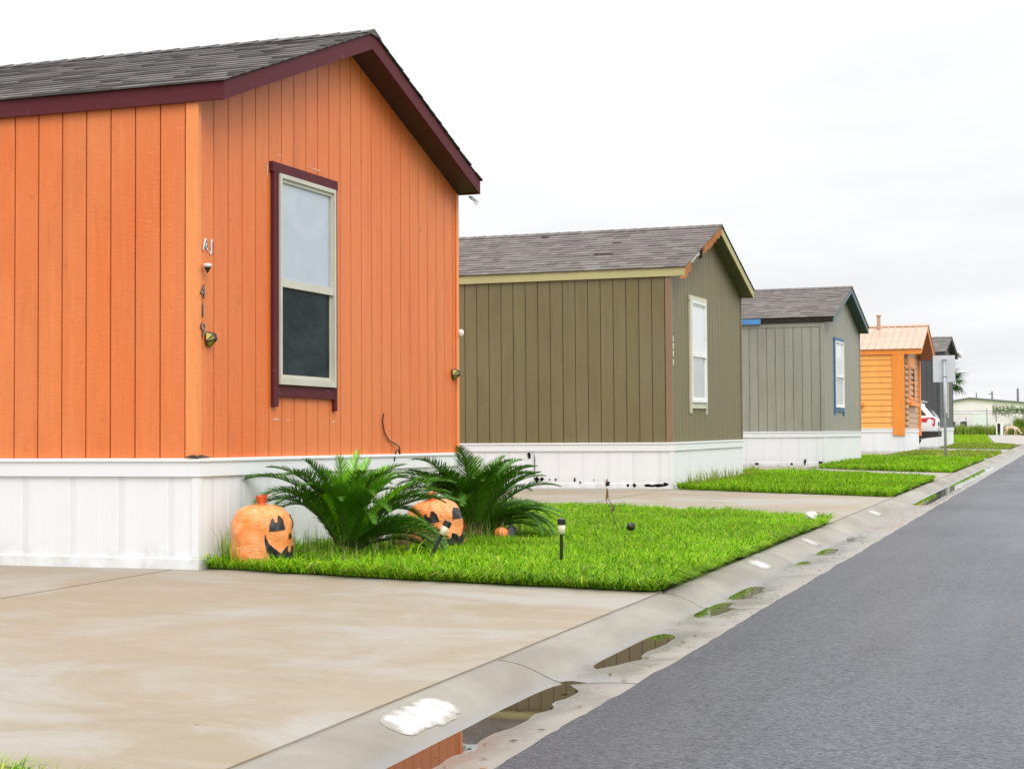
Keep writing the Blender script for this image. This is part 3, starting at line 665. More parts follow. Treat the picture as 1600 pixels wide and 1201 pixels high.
BOARD = 0.2015; GAP = 0.011
def house(spec):
    L, W, z0, z1, pit, r, e, t = (spec[k] for k in ('L', 'W', 'z0', 'z1', 'pit', 'r', 'e', 't'))
    s = math.tan(pit); m = spec['mat']; rng = random.Random(spec['seed'])
    root = empty(spec['name'], (spec['X'], spec['Y'], 0), spec['yaw'])
    root.rotation_euler = (spec.get('tilt', 0), 0, spec['yaw'])
    tag(root, spec['label'], 'house')
    # wall core behind the cladding
    b = MB(); i0, i1 = 0.03, W - 0.03; zc = z0 - 0.12
    for xx in (-L, -0.03):
        pass
    pts = [(i0, zc), (i1, zc), (i1, z1), (W / 2, z1 + (W / 2 - 0.03) * s), (i0, z1)]
    b.hexa([(-L, y, z) for y, z in pts], [(-0.03, y, z) for y, z in pts])
    wall = b.obj('wall', m, root)
    if spec.get('lap'):
        # horizontal lapped boards
        hb = 0.187; n = int((z1 - z0) / hb + 0.5); hb = (z1 - z0) / n
        def lap(length):
            q = MB(); q.hexa([(0, -0.022, 0), (length, -0.022, 0), (length, 0.012, 0), (0, 0.012, 0)], [(0, -0.004, hb - 0.004), (length, -0.004, hb - 0.004), (length, 0.012, hb - 0.004), (0, 0.012, hb - 0.004)]); return q.mesh('siding_board')
        ls = lap(L - 0.10); lg = lap(W - 0.2)
        for k in range(n):
            o = link('siding_board', ls, m, wall); o.location = (-L, 0, z0 + k * hb)
            o = link('siding_board', lg, spec['gmat'], wall); o.location = (0, 0.1, z0 + k * hb); o.rotation_euler = (0, 0, math.pi / 2)
        k = 0
        while True:
            za = z1 + k * hb; ya = (za + hb * 0.6 - z1) / s
            if ya > W / 2 - 0.1: break
            q = MB(); q.box(-0.01, 0.014, ya, W - ya, za, za + hb - 0.006); q.obj('siding_board', spec['gmat'], wall); k += 1
    else:
        sm = board_mesh(BOARD - GAP, z1 - z0 + 0.02)
        x = -0.10; k = 0
        while x > -L:
            o = link('siding_board', sm, m, wall); o.location = (x - BOARD + GAP, 0.0, z0 - 0.02); x -= BOARD; k += 1
        y = 0.025
        while y < W - 0.03:
            ya, yb = y, min(y + BOARD - GAP, W - 0.02); zt = 0.02
            poly = [(ya, z0 - 0.02), (yb, z0 - 0.02), (yb, tri_top(yb, W, z1, s))]
            if ya < W / 2 < yb: poly.append((W / 2, tri_top(W / 2, W, z1, s)))
            poly.append((ya, tri_top(ya, W, z1, s)))
            q = MB(); q.hexa([(-0.016, a, c) for a, c in poly], [(0.0, a, c) for a, c in poly]); q.obj('siding_board', m, wall); y += BOARD
    # corner boards
    cm = spec['corner']; cw = spec.get('cornerw', 0.085)
    q = MB(); q.box(-cw, 0.013, -0.014 - spec.get('cproud', 0), 0.002, z0 - 0.03 - spec.get('cdrop', 0), z1 - 0.005); q.obj('corner_board', cm, root, bevel=0.002)
    q = MB(); q.box(0.002, 0.0125, 0.0022, spec.get('cornerg', 0.03), z0 - 0.03 - spec.get('cdrop', 0), z1 - 0.004); q.obj('corner_board', cm, root)
    q = MB(); q.box(0.002, 0.015, W - spec.get('cornerg', 0.045), W + 0.012, z0 - 0.03, z1 - 0.005); q.obj('corner_board', cm, root, bevel=0.002)
    # roof deck and soffit
    def slope_pts(y0, y1, dz0, dz1): return None
    b = MB(); xa, xb = -L - 0.2, r - 0.021
    for sd in (0, 1):
        Y = lambda y: y if sd == 0 else W - y
        pl = [(Y(-e + 0.021), z1 - (e - 0.021) * s), (Y(W / 2), z1 + W / 2 * s), (Y(W / 2), z1 + W / 2 * s + t), (Y(-e + 0.021), z1 - (e - 0.021) * s + t)]
        if sd: pl = pl[::-1]
        b.hexa([(xa, y, z) for y, z in pl], [(xb, y, z) for y, z in pl])
    roof = b.obj('roof', spec['soffit'], root)
    if spec.get('metal'):
        b = MB()
        for sd in (0, 1):
            x = xa - 0.02
            Y = lambda y: y if sd == 0 else W - y
            while x < r + 0.02:
                xe = min(x + 0.23, r + 0.03)
                for (p0, p1, h) in ((x, x + 0.03, 0.035), (x + 0.03, xe, 0.012)):
                    if p1 - p0 < 0.004: continue
                    lo = (Y(-e - 0.04), z1 - (e + 0.04) * s + t); hi = (Y(W / 2 + 0.0), z1 + W / 2 * s + t)
                    b.hexa([(p0, lo[0], lo[1]), (p1, lo[0], lo[1]), (p1, hi[0], hi[1]), (p0, hi[0], hi[1])], [(p0, lo[0], lo[1] + h), (p1, lo[0], lo[1] + h), (p1, hi[0], hi[1] + h), (p0, hi[0], hi[1] + h)])
                x += 0.23
        b.obj('metal_sheet', 'metal_roof', roof)
        b = MB(); zr = z1 + W / 2 * s + t
        b.hexa([(xa, W / 2 - 0.2, zr - 0.2 * s + 0.04), (xa, W / 2 + 0.2, zr - 0.2 * s + 0.04), (xa, W / 2, zr + 0.045)], [(r + 0.04, W / 2 - 0.2, zr - 0.2 * s + 0.04), (r + 0.04, W / 2 + 0.2, zr - 0.2 * s + 0.04), (r + 0.04, W / 2, zr + 0.045)])
        b.obj('ridge_cap', 'metal_roof', roof)
        b = MB(); b.tube([(-1.0, W / 2 - 0.35, zr - 0.35 * s), (-1.0, W / 2 - 0.35, zr + 0.32)], 0.06, 10); b.tube([(-1.0, W / 2 - 0.35, zr + 0.30), (-1.0, W / 2 - 0.35, zr + 0.35)], 0.085, 10); b.obj('vent_pipe', 'amber_pale', roof)
    else:
        o = link('shingles', shingle_mesh(L, W, e, r, z1, pit, t, spec['seed'], spec['shingles']), 'shingle', roof); o['kind'] = 'stuff'
        o = None
    # fascia boards
    ze = z1 - e * s
    if spec.get('eave', True):
        q = MB(); q.box(xa, r, -e, -e + 0.02, ze - 0.003, ze + t); q.obj('eave_fascia', spec['trim'], root, bevel=0.002)
    q = MB(); q.box(xa, r, W + e - 0.02, W + e, ze - 0.003, ze + t); q.obj('eave_fascia', spec['trim'], root)
    for sd in (0, 1):
        if sd == 0 and not spec.get('rake', True): continue
        Y = lambda y: y if sd == 0 else W - y
        pl = [(Y(-e + 0.0205), ze + 0.0205 * s - 0.004), (Y(W / 2), z1 + W / 2 * s - 0.004), (Y(W / 2), z1 + W / 2 * s + t + 0.004), (Y(-e + 0.0205), ze + 0.0205 * s + t)]
        if sd: pl = pl[::-1]
        q = MB(); q.hexa([(r - 0.02, y, z) for y, z in pl], [(r, y, z) for y, z in pl]); q.obj('rake_fascia', spec['trim'], root)
    # window with casing
    wn = spec['win']; y0, y1, za, zb = wn['b']; fr = wn['frame']; cs = wn['casing']
    win = empty('window'); win.parent = root; win.location = (0.0, 0, 0)
    c = wn.get('cw', 0.075)
    q = MB(); q.box(0.001, 0.032, y0, y0 + c, za, zb - c - 0.002); q.obj('casing', cs, win, bevel=0.002)
    q = MB(); q.box(0.001, 0.032, y1 - c * .55, y1, za - 0.02, zb - c - 0.002); q.obj('casing', cs, win, bevel=0.002)
    q = MB(); q.box(0.001, 0.034, y0 - 0.02, y1 + 0.01, zb - c, zb); q.obj('casing', cs, win, bevel=0.002)
    q = MB(); q.box(0.001, 0.028, y0 + c + 0.002, y1 - c * .55 - 0.002, za + 0.075, za + 0.165); q.obj('casing', cs, win, bevel=0.002)
    fy0, fy1, fz0, fz1 = y0 + c + 0.003, y1 - c * .55 - 0.003, za + 0.168, zb - c - 0.003; zm = wn.get('mid', (fz0 + fz1) / 2 - 0.02); fw = 0.032
    b = MB(); b.box(0.001, 0.045, fy0, fy0 + fw, fz0, fz1); b.box(0.001, 0.045, fy1 - fw, fy1, fz0, fz1); b.box(0.001, 0.046, fy0 + fw, fy1 - fw, fz1 - fw, fz1); b.box(0.001, 0.05, fy0 + fw, fy1 - fw, fz0, fz0 + fw * 1.5); b.obj('window_frame', fr, win)
    b = MB(); a = 0.028
    b.box(0.006, 0.036, fy0 + fw, fy1 - fw, zm - 0.03, zm + 0.03)
    b.box(0.006, 0.030, fy0 + fw, fy0 + fw + a, zm + .03, fz1 - fw); b.box(0.006, 0.030, fy1 - fw - a, fy1 - fw, zm + .03, fz1 - fw); b.box(0.006, 0.030, fy0 + fw + a, fy1 - fw - a, fz1 - fw - a, fz1 - fw); b.obj('sash', fr, win)
    b = MB(); b.box(0.004, 0.016, fy0 + fw, fy0 + fw + a, fz0 + fw * 1.5, zm - .03); b.box(0.004, 0.016, fy1 - fw - a, fy1 - fw, fz0 + fw * 1.5, zm - .03); b.box(0.004, 0.016, fy0 + fw + a, fy1 - fw - a, fz0 + fw * 1.5, fz0 + fw * 1.5 + a); b.obj('sash', fr, win)
    b = MB(); b.box(0.002, 0.014, fy0 + fw + a, fy1 - fw - a, zm + 0.03, fz1 - fw - a); b.obj('pane', wn['up'], win)
    b = MB(); b.box(0.002, 0.008, fy0 + fw + a, fy1 - fw - a, fz0 + fw * 1.5 + a, zm - 0.03); b.obj('pane', wn['lo'], win)
    # skirting
    b = MB(); so = 0.012
    b.box(-L, so + 0.018, -so - 0.018, 0.02, z0 - 0.125, z0 + 0.002); b.box(-0.02, so + 0.0178, 0.02, W + so, z0 - 0.125, z0 + 0.0015)
    b.box(-L, so + 0.03, -so - 0.03, 0.02, z0 - 0.022, z0 - 0.002)
    b.box(-0.02, so + 0.0295, 0.02, W + so, z0 - 0.0225, z0 - 0.0025)
    sk = b.obj('skirting', 'vinyl', root, bevel=0.003)
    h = z0 - 0.115 - 0.06; pm = skirt_panel_mesh(h); x = 0.0
    while x > -L:
        o = link('skirt_panel', pm, 'vinyl', sk); o.location = (x - 0.4, -so + 0.002, 0.06); x -= 0.4
    y = 0.0
    while y < W:
        w = min(0.4, W - y)
        o = link('skirt_panel', pm if w > 0.399 else skirt_panel_mesh(h, w), 'vinyl', sk); o.location = (so - 0.002, y, 0.06); o.rotation_euler = (0, 0, math.pi / 2); y += 0.4
    b = MB(); b.box(-L, so + 0.014, -so - 0.014, 0.01, 0.048, 0.175); b.box(-0.01, so + 0.0138, 0.01, W + so, 0.048, 0.1745); b.obj('bottom_rail', 'vinyl', sk, bevel=0.004)
    b = MB(); b.box(-0.035, so + 0.008, -so - 0.008, 0.035, 0.176, z0 - 0.126); b.obj('corner_trim', 'vinyl', sk, bevel=0.003)
    b = MB(); b.box(-L, -0.06, 0.06, W - 0.06, 0.05, z0 - 0.125); b.obj('crawl_space', 'black_matte', sk)
    return root

def shcol(*c): return list(c)
DARKSH = [(0.105, 0.092, 0.086), (0.125, 0.108, 0.100), (0.088, 0.077, 0.073), (0.15, 0.132, 0.123)]
BROWNSH = [(0.145, 0.120, 0.108), (0.168, 0.141, 0.128), (0.128, 0.105, 0.096), (0.19, 0.165, 0.15)]
GREYSH = [(0.15, 0.14, 0.13), (0.19, 0.175, 0.16), (0.12, 0.11, 0.10), (0.22, 0.20, 0.185)]
WB = (1.05, 2.12, 1.235, 3.07)
std = dict(L=14.5, W=4.77, z0=0.86, z1=3.335, pit=0.345, r=0.227, e=0.037, t=0.124)
orange = house(dict(std, name='house', X=-5.768, Y=10.357, yaw=-0.0285, tilt=-0.010, seed=3, mat='orange', corner='orange_trim', trim='maroon', soffit='soffit_dark', shingles=DARKSH,
    label='orange plank-sided house with maroon trim, nearest and largest in the row',
    win=dict(b=WB, frame='frame', casing='maroon', up='pane_pale', lo='pane_dark', mid=2.17)))
olive = house(dict(std, name='house', X=-5.802, Y=24.755, yaw=-0.0294, tilt=-0.002, z0=0.79, z1=3.29, seed=4, mat='olive', corner='olive_trim', trim='cream_olive', soffit='soffit_olive', shingles=BROWNSH, rake=False,
    label='olive brown house with a torn roof edge behind the orange house',
    win=dict(b=WB, frame='frame_white', casing='cream', up='pane_white', lo='pane_gray', mid=2.15, cw=0.08)))
gray = house(dict(std, name='house', X=-5.445, Y=38.146, yaw=-0.0418, tilt=-0.006, z0=0.866, z1=3.32, pit=0.333, seed=5, mat='gray', corner='gray', trim='teal', soffit='soffit_teal', shingles=BROWNSH, eave=False, L=13,
    label='grey house with blue window casing and teal gable trim, third in the row',
    win=dict(b=(1.15, 2.35, 1.25, 3.04), frame='frame_white', casing='blue', up='pane_white', lo='pane_gray', mid=2.15)))
amber = house(dict(std, name='house', X=-5.416, Y=55.758, yaw=-0.0152, tilt=-0.01, z0=0.86, z1=3.27, W=4.2, pit=0.386, r=0.56, e=0.06, t=0.18, seed=6, mat='amber', gmat='amber_pale', corner='amber_deep', trim='amber_deep', soffit='soffit_amber', lap=True, metal=True, cornerw=0.36, cornerg=0.1, cdrop=0.2, cproud=0.04, L=9, shingles=BROWNSH,
    label='bright amber lapboard cabin with a peach metal roof',
    win=dict(b=(0.95, 3.0, 1.66, 3.22), frame='amber_deep', casing='amber_deep', up='pane_dark', lo='pane_dark', mid=2.4, cw=0.3)))
charcoal = house(dict(std, name='house', X=-5.16, Y=67.0, yaw=-0.03, z0=0.82, z1=3.62, pit=0.27, seed=8, mat='dark', corner='dark', trim='soffit_gray', soffit='soffit_gray', shingles=GREYSH, L=12,
    label='charcoal house with grey shingles at the far end of the row',
    win=dict(b=WB, frame='frame_white', casing='dark', up='pane_gray', lo='pane_dark')))

# -- orange house: fittings
def curve_text(name, ch, size, mat, parent, loc, rot, ext=0.004, off=0.0):
    cu = bpy.data.curves.new(name, 'FONT'); cu.body = ch; cu.size = size; cu.extrude = ext; cu.offset = off; cu.align_x = 'CENTER'; cu.resolution_u = 4
    tmp = bpy.data.objects.new('tmp', cu); COL.objects.link(tmp)
    bpy.context.view_layer.update()
    me = bpy.data.meshes.new_from_object(tmp.evaluated_get(bpy.context.evaluated_depsgraph_get()))
    bpy.data.objects.remove(tmp); bpy.data.curves.remove(cu); me.materials.clear()
    o = link(name, me, mat, parent); o.location = loc; o.rotation_euler = rot; return o
TR = (math.pi / 2, 0, math.pi / 2)      # text upright on the gable, facing the street
for ch, z in (('4', 1.965), ('1', 1.835), ('9', 1.70)):
    n = curve_text('house_number', ch, 0.14, 'numeral', orange, (0.018, 0.045, z), TR, 0.003, 0.001)
    curve_text('number_face', ch, 0.14, 'numeral_face', n, (0.003, 0.002, 0.0035), (0, 0, 0), 0.001, -0.003)
for ch, y in (('A', 0.10), ('J', 0.185)):
    n = curve_text('house_letter', ch, 0.105, 'white_paint', orange, (0.006, y, 2.31), TR, 0.002, 0.006)
    curve_text('letter_face', ch, 0.105, 'black', n, (0.006, -0.004, 0.0025), (0, 0, 0), 0.001, -0.002)
def wall_light(y, z, parent, k=1.0):
    b = MB(); f = [(0.016, -0.075, 0.075), (0.016, 0.075, 0.075), (0.016, 0.075, -0.03), (0.016, 0.0, -0.085), (0.016, -0.075, -0.03)]
    g = [(0.085, -0.02, 0.055), (0.085, 0.02, 0.055), (0.10, 0.018, 0.0), (0.095, 0.0, -0.02), (0.10, -0.018, 0.0)]
    b.hexa([tuple(q * k for q in p) for p in f], [tuple(q * k for q in p) for p in g]); o = b.obj('wall_light', 'black', parent, bevel=0.004); o.location = (0.0, y, z)
    def face(p0, p1, p2, name, mat):
        c = (Vector(p0) + Vector(p1) + Vector(p2)) / 3; n = (Vector(p1) - Vector(p0)).cross(Vector(p2) - Vector(p0)).normalized()
        if n.y > 0: n = -n
        P = [(c + (Vector(p) - c) * 0.68 + n * 0.003) * k for p in (p0, p1, p2)]; Q = [p + n * 0.005 for p in P]
        b = MB(); b.hexa(P, Q); b.obj(name, mat, o)
    face(f[0], g[0], f[4], 'lens', 'lens'); face(f[4], g[0], g[4], 'lens', 'lens_dark'); face(f[4], g[4], f[3], 'lens', 'lens_dark')
    return o
wall_light(0.14, 1.685, orange, 0.72); wall_light(4.66, 1.60, orange, 0.72)
b = MB(); b.lathe([(0.012, 0), (0.02, 0.01), (0.045, 0.045), (0.05, 0.055), (0.0505, 0.075), (0.03, 0.082)], 12); o = b.obj('wall_bracket', 'white_paint', orange); o.location = (0.045, 0.06, 2.165); o.scale = (0.62, 0.62, 0.5)  # small white wall bracket cap
b = MB(); b.lathe([(0.004, -0.06), (0.03, 0.0), (0.04, 0.02)], 10); q = b.obj('bracket_cone', 'black', o); q.location = (0, 0, 0.01)  # black cone below the bracket cap
b = MB(); b.lathe([(0.012, -0.055), (0.03, -0.03), (0.04, 0.0), (0.036, 0.03), (0.012, 0.05)], 12); o = b.obj('flood_light', 'frame_white', orange, True); o.location = (0.03, 4.79, 2.0); o.scale = (0.7, 0.7, 0.7)
b = MB(); b.tube([(0.012, 3.05, 1.21), (0.016, 3.02, 1.14), (0.014, 3.06, 1.05), (0.012, 3.16, 0.98), (0.02, 3.30, 0.945), (0.03, 3.34, 0.92), (0.032, 3.35, 0.85), (0.033, 3.30, 0.90), (0.034, 3.26, 0.89), (0.036, 3.22, 0.80)], 0.006, 5); b.obj('loose_wire', 'black', orange)
for (y, z, w, h, sd) in ((1.0, 3.0, 0.016, 0.08, 1), (1.80, 3.12, 0.12, 0.008, 2), (1.66, 3.125, 0.03, 0.006, 7), (1.2, 3.14, 0.03, 0.01, 3), (1.13, 1.14, 0.08, 0.010, 4), (1.32, 1.135, 0.03, 0.008, 5), (2.1, 1.13, 0.03, 0.012, 6)):
    rg = random.Random(sd); b = MB(); n = 14
    b.quad(*[(0.0025, y + w * math.cos(2 * math.pi * k / n) * (0.6 + 0.5 * rg.random()), z + h * math.sin(2 * math.pi * k / n) * (0.5 + 0.6 * rg.random())) for k in range(n)]); b.obj('paint_scrape', MAT.setdefault('scrape', plain('scraped_paint', (0.68, 0.38, 0.24), 0.7)), orange)
b = MB()
for k in range(7):
    rg = random.Random(k); p = Vector((0.1, 4.83, 3.31)); pts = [p]
    for j in range(5): p = p + Vector((0.02 * rg.random(), 0.05 * (rg.random() - .2), -0.03 * (rg.random() - .15))); pts.append(p)
    b.tube(pts, 0.0025, 4)
b.obj('wire_strands', 'stem', orange)  # thin wire strands hanging at the far eave
b = MB(); b.quad((0.035, -0.045, 0.864), (-0.09, -0.045, 0.866), (-0.03, -0.02, 0.885), (0.03, 0.02, 0.884), (0.045, 0.13, 0.866)); b.obj('torn_flashing', 'black', orange)
# -- olive house: splintered rake, broken skirting, number strip
s_ = math.tan(0.345); rg = random.Random(21)
def chunk(y0, y1, h0, h1, mat, name, x0=0.15, x1=0.215, rag=0.03):
    n = max(3, int((y1 - y0) / 0.05)); b = MB(); top = []; bot = []
    for k in range(n + 1):
        y = y0 + (y1 - y0) * k / n; zt = 3.29 + y * s_ + 0.122; top.append((y, zt - h0 * 0.1)); bot.append((y + rag * (rg.random() - .5), zt - h1 - rag * rg.random()))
    for k in range(n):
        xo = x1 + 0.012 * (rg.random() - .5)
        b.hexa([(x0, bot[k][0], bot[k][1]), (x0, bot[k + 1][0], bot[k + 1][1]), (x0, top[k + 1][0], top[k + 1][1]), (x0, top[k][0], top[k][1])],
               [(xo, bot[k][0], bot[k][1]), (xo, bot[k + 1][0], bot[k + 1][1]), (xo, top[k + 1][0], top[k + 1][1]), (xo, top[k][0], top[k][1])])
    b.obj(name, mat, olive)
chunk(-0.02, 0.32, 0.0, 0.14, 'rawwood', 'torn_rafter', 0.15, 0.235, 0.05)
chunk(0.33, 0.95, 0.0, 0.055, 'cream', 'flashing_strip')
chunk(0.96, 1.12, 0.0, 0.13, 'blackwood', 'gap_dark_block', 0.15, 0.225)  # black block standing in for the dark of an open gap
chunk(1.13, 2.36, 0.0, 0.105, 'rawwood', 'torn_rafter', 0.15, 0.235, 0.045)
for z in (2.30, 2.19, 2.08, 1.95): 
    b = MB(); b.box(0.014, 0.019, 0.035, 0.085, z, z + 0.085); b.obj('number_strip', 'cream', olive)
def holes(parent, spots, seed, gable=False, zo=0.0):
    rg = random.Random(seed)
    for (u, z, w, h) in spots:
        n = 11; P = []
        for k in range(n):
            a = 2 * math.pi * k / n; q = 0.45 + 0.75 * rg.random(); P.append((u + w * q * math.cos(a), z + h * q * math.sin(a)))
        b = MB(); b.hexa([(a, -0.029, c) for a, c in P], [(a, -0.0305, c) for a, c in P]); b.obj('hole_dark_patch', 'black_matte', parent)  # flat black patch painting the dark inside a hole
holes(olive, [(-2.26, 0.60, 0.03, 0.045), (-2.17, 0.45, 0.012, 0.22), (-2.14, 0.24, 0.05, 0.06), (-2.05, 0.24, 0.03, 0.035), (-1.93, 0.235, 0.018, 0.02), (-1.83, 0.235, 0.016, 0.028), (-1.52, 0.235, 0.02, 0.04), (-1.44, 0.19, 0.022, 0.018),
              (-1.22, 0.23, 0.012, 0.015), (-1.0, 0.17, 0.04, 0.045), (-0.68, 0.15, 0.025, 0.03), (-0.58, 0.15, 0.03, 0.03), (-0.35, 0.145, 0.09, 0.025), (-0.2, 0.15, 0.12, 0.025), (-0.1, 0.17, 0.05, 0.025)], 5)
# -- grey house: bare eave with one blue length of fascia
b = MB(); b.box(-10.5, 0.19, -0.045, -0.018, 3.32, 3.32 + 0.115); b.obj('bare_subfascia', 'blackwood', gray)
b = MB(); b.box(-5.5, -1.42, -0.07, -0.046, 3.30, 3.42); b.obj('eave_fascia', plain('bright_blue_paint', (0.07, 0.24, 0.52), 0.5), gray)
b = MB(); b.box(-12, -0.09, -0.012, 0.001, 3.22, 3.31); b.obj('frieze_board', 'gray', gray)
holes(gray, [(-2.4, 0.15, 0.05, 0.035), (-2.0, 0.15, 0.06, 0.04), (-1.55, 0.15, 0.05, 0.035), (-0.75, 0.15, 0.035, 0.03), (-0.45, 0.2, 0.03, 0.08), (-0.1, 0.17, 0.06, 0.05)], 8)
# -- amber cabin: corner log ends, window sill, shuttered side window
for k in range(13):
    b = MB(); b.lathe([(0.0, 0.0), (0.07, 0.004), (0.082, 0.02), (0.082, 0.09)], 10); o = b.obj('log_end', 'amber_pale', amber); o.rotation_euler = (R(90), 0, 0); o.location = (0.045, 0.19, 0.97 + k * 0.185); o.rotation_euler = (0, R(-90), 0); o.location = (0.12, 0.17, 0.97 + k * 0.185)
b = MB(); b.box(0.03, 0.16, 0.85, 3.1, 1.60, 1.72); b.obj('window_sill', 'amber_deep', amber, bevel=0.01)
for y in (0.95, 2.62):
    for k in range(12):
        b = MB(); b.hexa([(0.036, y, 1.86 + k * 0.085), (0.036, y + 0.38, 1.86 + k * 0.085), (0.062, y + 0.38, 1.84 + k * 0.085), (0.062, y, 1.84 + k * 0.085)], [(0.036, y, 1.92 + k * 0.085), (0.036, y + 0.38, 1.92 + k * 0.085), (0.05, y + 0.38, 1.905 + k * 0.085), (0.05, y, 1.905 + k * 0.085)]); b.obj('shutter_slat', 'amber_deep', amber)
b = MB(); b.box(0.0, 0.09, 4.08, 4.28, 0.62, 3.2); b.obj('corner_post', 'amber_deep', amber, bevel=0.01)
b = MB(); b.box(-3.0, -1.42, -0.05, -0.02, 1.75, 3.15); o = b.obj('side_window', 'pane_dark', amber)
for (x0, x1, z0_, z1_) in ((-3.0, -2.9, 1.7, 3.2), (-1.62, -1.42, 1.7, 3.2), (-2.9, -1.62, 3.1, 3.2)):
    b = MB(); b.box(x0, x1, -0.075, -0.022, z0_, z1_); b.obj('casing', 'amber_deep', o)
b = MB(); b.box(-3.1, -1.28, -0.16, -0.02, 1.6, 1.7); b.obj('window_sill', 'amber_deep', o, bevel=0.01)
# -- charcoal house: cream frieze, downspout, floodlight
b = MB(); b.box(-12, 0.015, -0.03, -0.002, 3.45, 3.60); b.obj('frieze_board', 'cream', charcoal)
b = MB(); b.box(0.015, 0.08, 2.3, 2.4, 1.2, 3.3); b.obj('downspout', 'cream', charcoal, bevel=0.01)
b = MB(); b.lathe([(0.03, 0), (0.07, 0.05), (0.09, 0.2), (0.06, 0.26)], 12); o = b.obj('flood_light', 'frame_white', charcoal, True); o.location = (0.36, 4.3, 3.65)

# ------------------------------------------------------------------ sago palms
def frond_mesh(length, droop, seed, pairs=120, vee=0.5, tone=((0.020, 0.075, 0.012), (0.035, 0.11, 0.018)), ll=0.155):
    rng = np.random.default_rng(seed); V = []; loops = []; counts = []; C = []
    n = 26; ts = np.linspace(0, 1, n); ang = -droop * ts ** 1.6; P = np.zeros((n, 3)); st = length / (n - 1)
    for k in range(1, n): P[k] = P[k - 1] + st * np.array([math.cos(ang[k]), 0, math.sin(ang[k])])
    def at(t):
        k = min(int(t * (n - 1)), n - 2); w = t * (n - 1) - k; return P[k] * (1 - w) + P[k + 1] * w, ang[k] * (1 - w) + ang[k + 1] * w
    a, c = np.array(tone[0]), np.array(tone[1])
    for k in range(n):
        rr = 0.0075 * (1 - 0.85 * ts[k])
        for j in range(4):
            th = math.pi / 2 * j + .785; V.append(P[k] + np.array([-math.sin(ang[k]) * math.sin(th) * rr, math.cos(th) * rr, math.cos(ang[k]) * math.sin(th) * rr])); C.append((0.10, 0.13, 0.035))
    for k in range(n - 1):
        for j in range(4):
            l = (j + 1) % 4; loops += [k * 4 + j, k * 4 + l, (k + 1) * 4 + l, (k + 1) * 4 + j]; counts.append(4)
    for q in range(pairs):
        t = 0.12 + 0.88 * (q + 0.3) / pairs; p, an = at(t); tx = np.array([math.cos(an), 0, math.sin(an)]); up = np.array([-math.sin(an), 0, math.cos(an)])
        L = ll * (math.sin(math.pi * (0.16 + 0.80 * (t - 0.1) / 0.9)) ** 0.7) * (0.9 + 0.2 * rng.random())
        for sd in (-1, 1):
            fw = 0.45 + 0.5 * t + 0.08 * rng.standard_normal(); vv = vee + 0.1 * rng.standard_normal()
            d = np.array([0, sd, 0]) * math.cos(vv) + up * math.sin(vv); d = d * math.cos(fw) + tx * math.sin(fw)
            wv = tx * 0.0048; e1 = p + d * L * 0.55 - up * L * 0.02; e2 = p + d * L - up * L * 0.14
            i = len(V); V += [p - wv, p + wv, e1 + wv * 0.9, e1 - wv * 0.9, e2]; loops += [i, i + 1, i + 2, i + 3, i + 3, i + 2, i + 4]; counts += [4, 3]
            k = a + (c - a) * rng.random(); C += [tuple(k * (0.8 + 0.4 * rng.random()))] * 5
    return np_mesh('frond', V, loops, counts, np.array(C))
DK = ((0.036, 0.145, 0.007), (0.105, 0.275, 0.012)); BR = ((0.14, 0.42, 0.008), (0.26, 0.58, 0.014)); BN = ((0.16, 0.08, 0.03), (0.25, 0.13, 0.05))
FR = {'long': [frond_mesh(0.98, 1.55, 1, tone=DK), frond_mesh(1.02, 1.25, 2, tone=DK), frond_mesh(0.92, 1.9, 3, tone=DK)], 'mid': [frond_mesh(0.82, 1.0, 4, tone=DK), frond_mesh(0.86, 1.3, 5, tone=DK)],
      'new': [frond_mesh(0.66, 0.45, 6, 70, 0.8, BR, 0.14), frond_mesh(0.60, 0.7, 7, 66, 0.7, BR, 0.14)], 'dead': [frond_mesh(0.5, 1.6, 8, 26, 0.1, BN, 0.10)]}
def sago(loc, seed, label, scale, spec):
    root = tag(empty('sago_palm', loc), label, 'palm', 'sago palms in front of the orange house'); rng = random.Random(seed)
    b = MB(); b.lathe([(0.07, -0.02), (0.085, 0.03), (0.07, 0.09), (0.03, 0.13)], 14); b.obj('trunk', 'bark', root, True)
    for kind, az, el, s in spec:
        m = rng.choice(FR[kind]); o = link('frond', m, 'leaf', root)
        o.location = (0.03 * math.cos(R(az)), 0.03 * math.sin(R(az)), 0.06 + 0.05 * rng.random())
        o.rotation_euler = (Matrix.Rotation(R(az), 3, 'Z') @ Matrix.Rotation(-R(el), 3, 'Y') @ Matrix.Rotation(R(rng.uniform(-14, 14)), 3, 'X')).to_euler(); o.scale = (s * scale,) * 3
    return root
# azimuths: 0 = towards the street, 90 = away down the row, -90 = towards the camera
def crown(seed, groups):
    rg = random.Random(seed); out = []
    for kind, n, a0, a1, e0, e1, s0, s1 in groups:
        for k in range(n):
            out.append((kind, a0 + (a1 - a0) * (k + 0.5) / n + rg.uniform(-6, 6), rg.uniform(e0, e1), rg.uniform(s0, s1)))
    return out
sp1 = crown(5, [('long', 8, -138, -98, 58, 76, 0.98, 1.14), ('long', 10, -8, 62, 34, 62, 0.92, 1.1), ('long', 8, 62, 122, 48, 74, 0.9, 1.05), ('long', 7, -92, -15, 66, 80, 0.82, 0.95),
                ('mid', 8, -130, 120, 66, 84, 0.95, 1.1), ('mid', 5, -20, 60, 24, 40, 0.85, 1.0), ('new', 15, -100, 110, 56, 84, 1.02, 1.25), ('dead', 4, -70, 60, -8, 10, 0.7, 0.85)])
sago((-5.16, 11.46, 0.07), 3, 'dark green sago palm with bright new fronds, nearest the corner', 0.93, sp1)
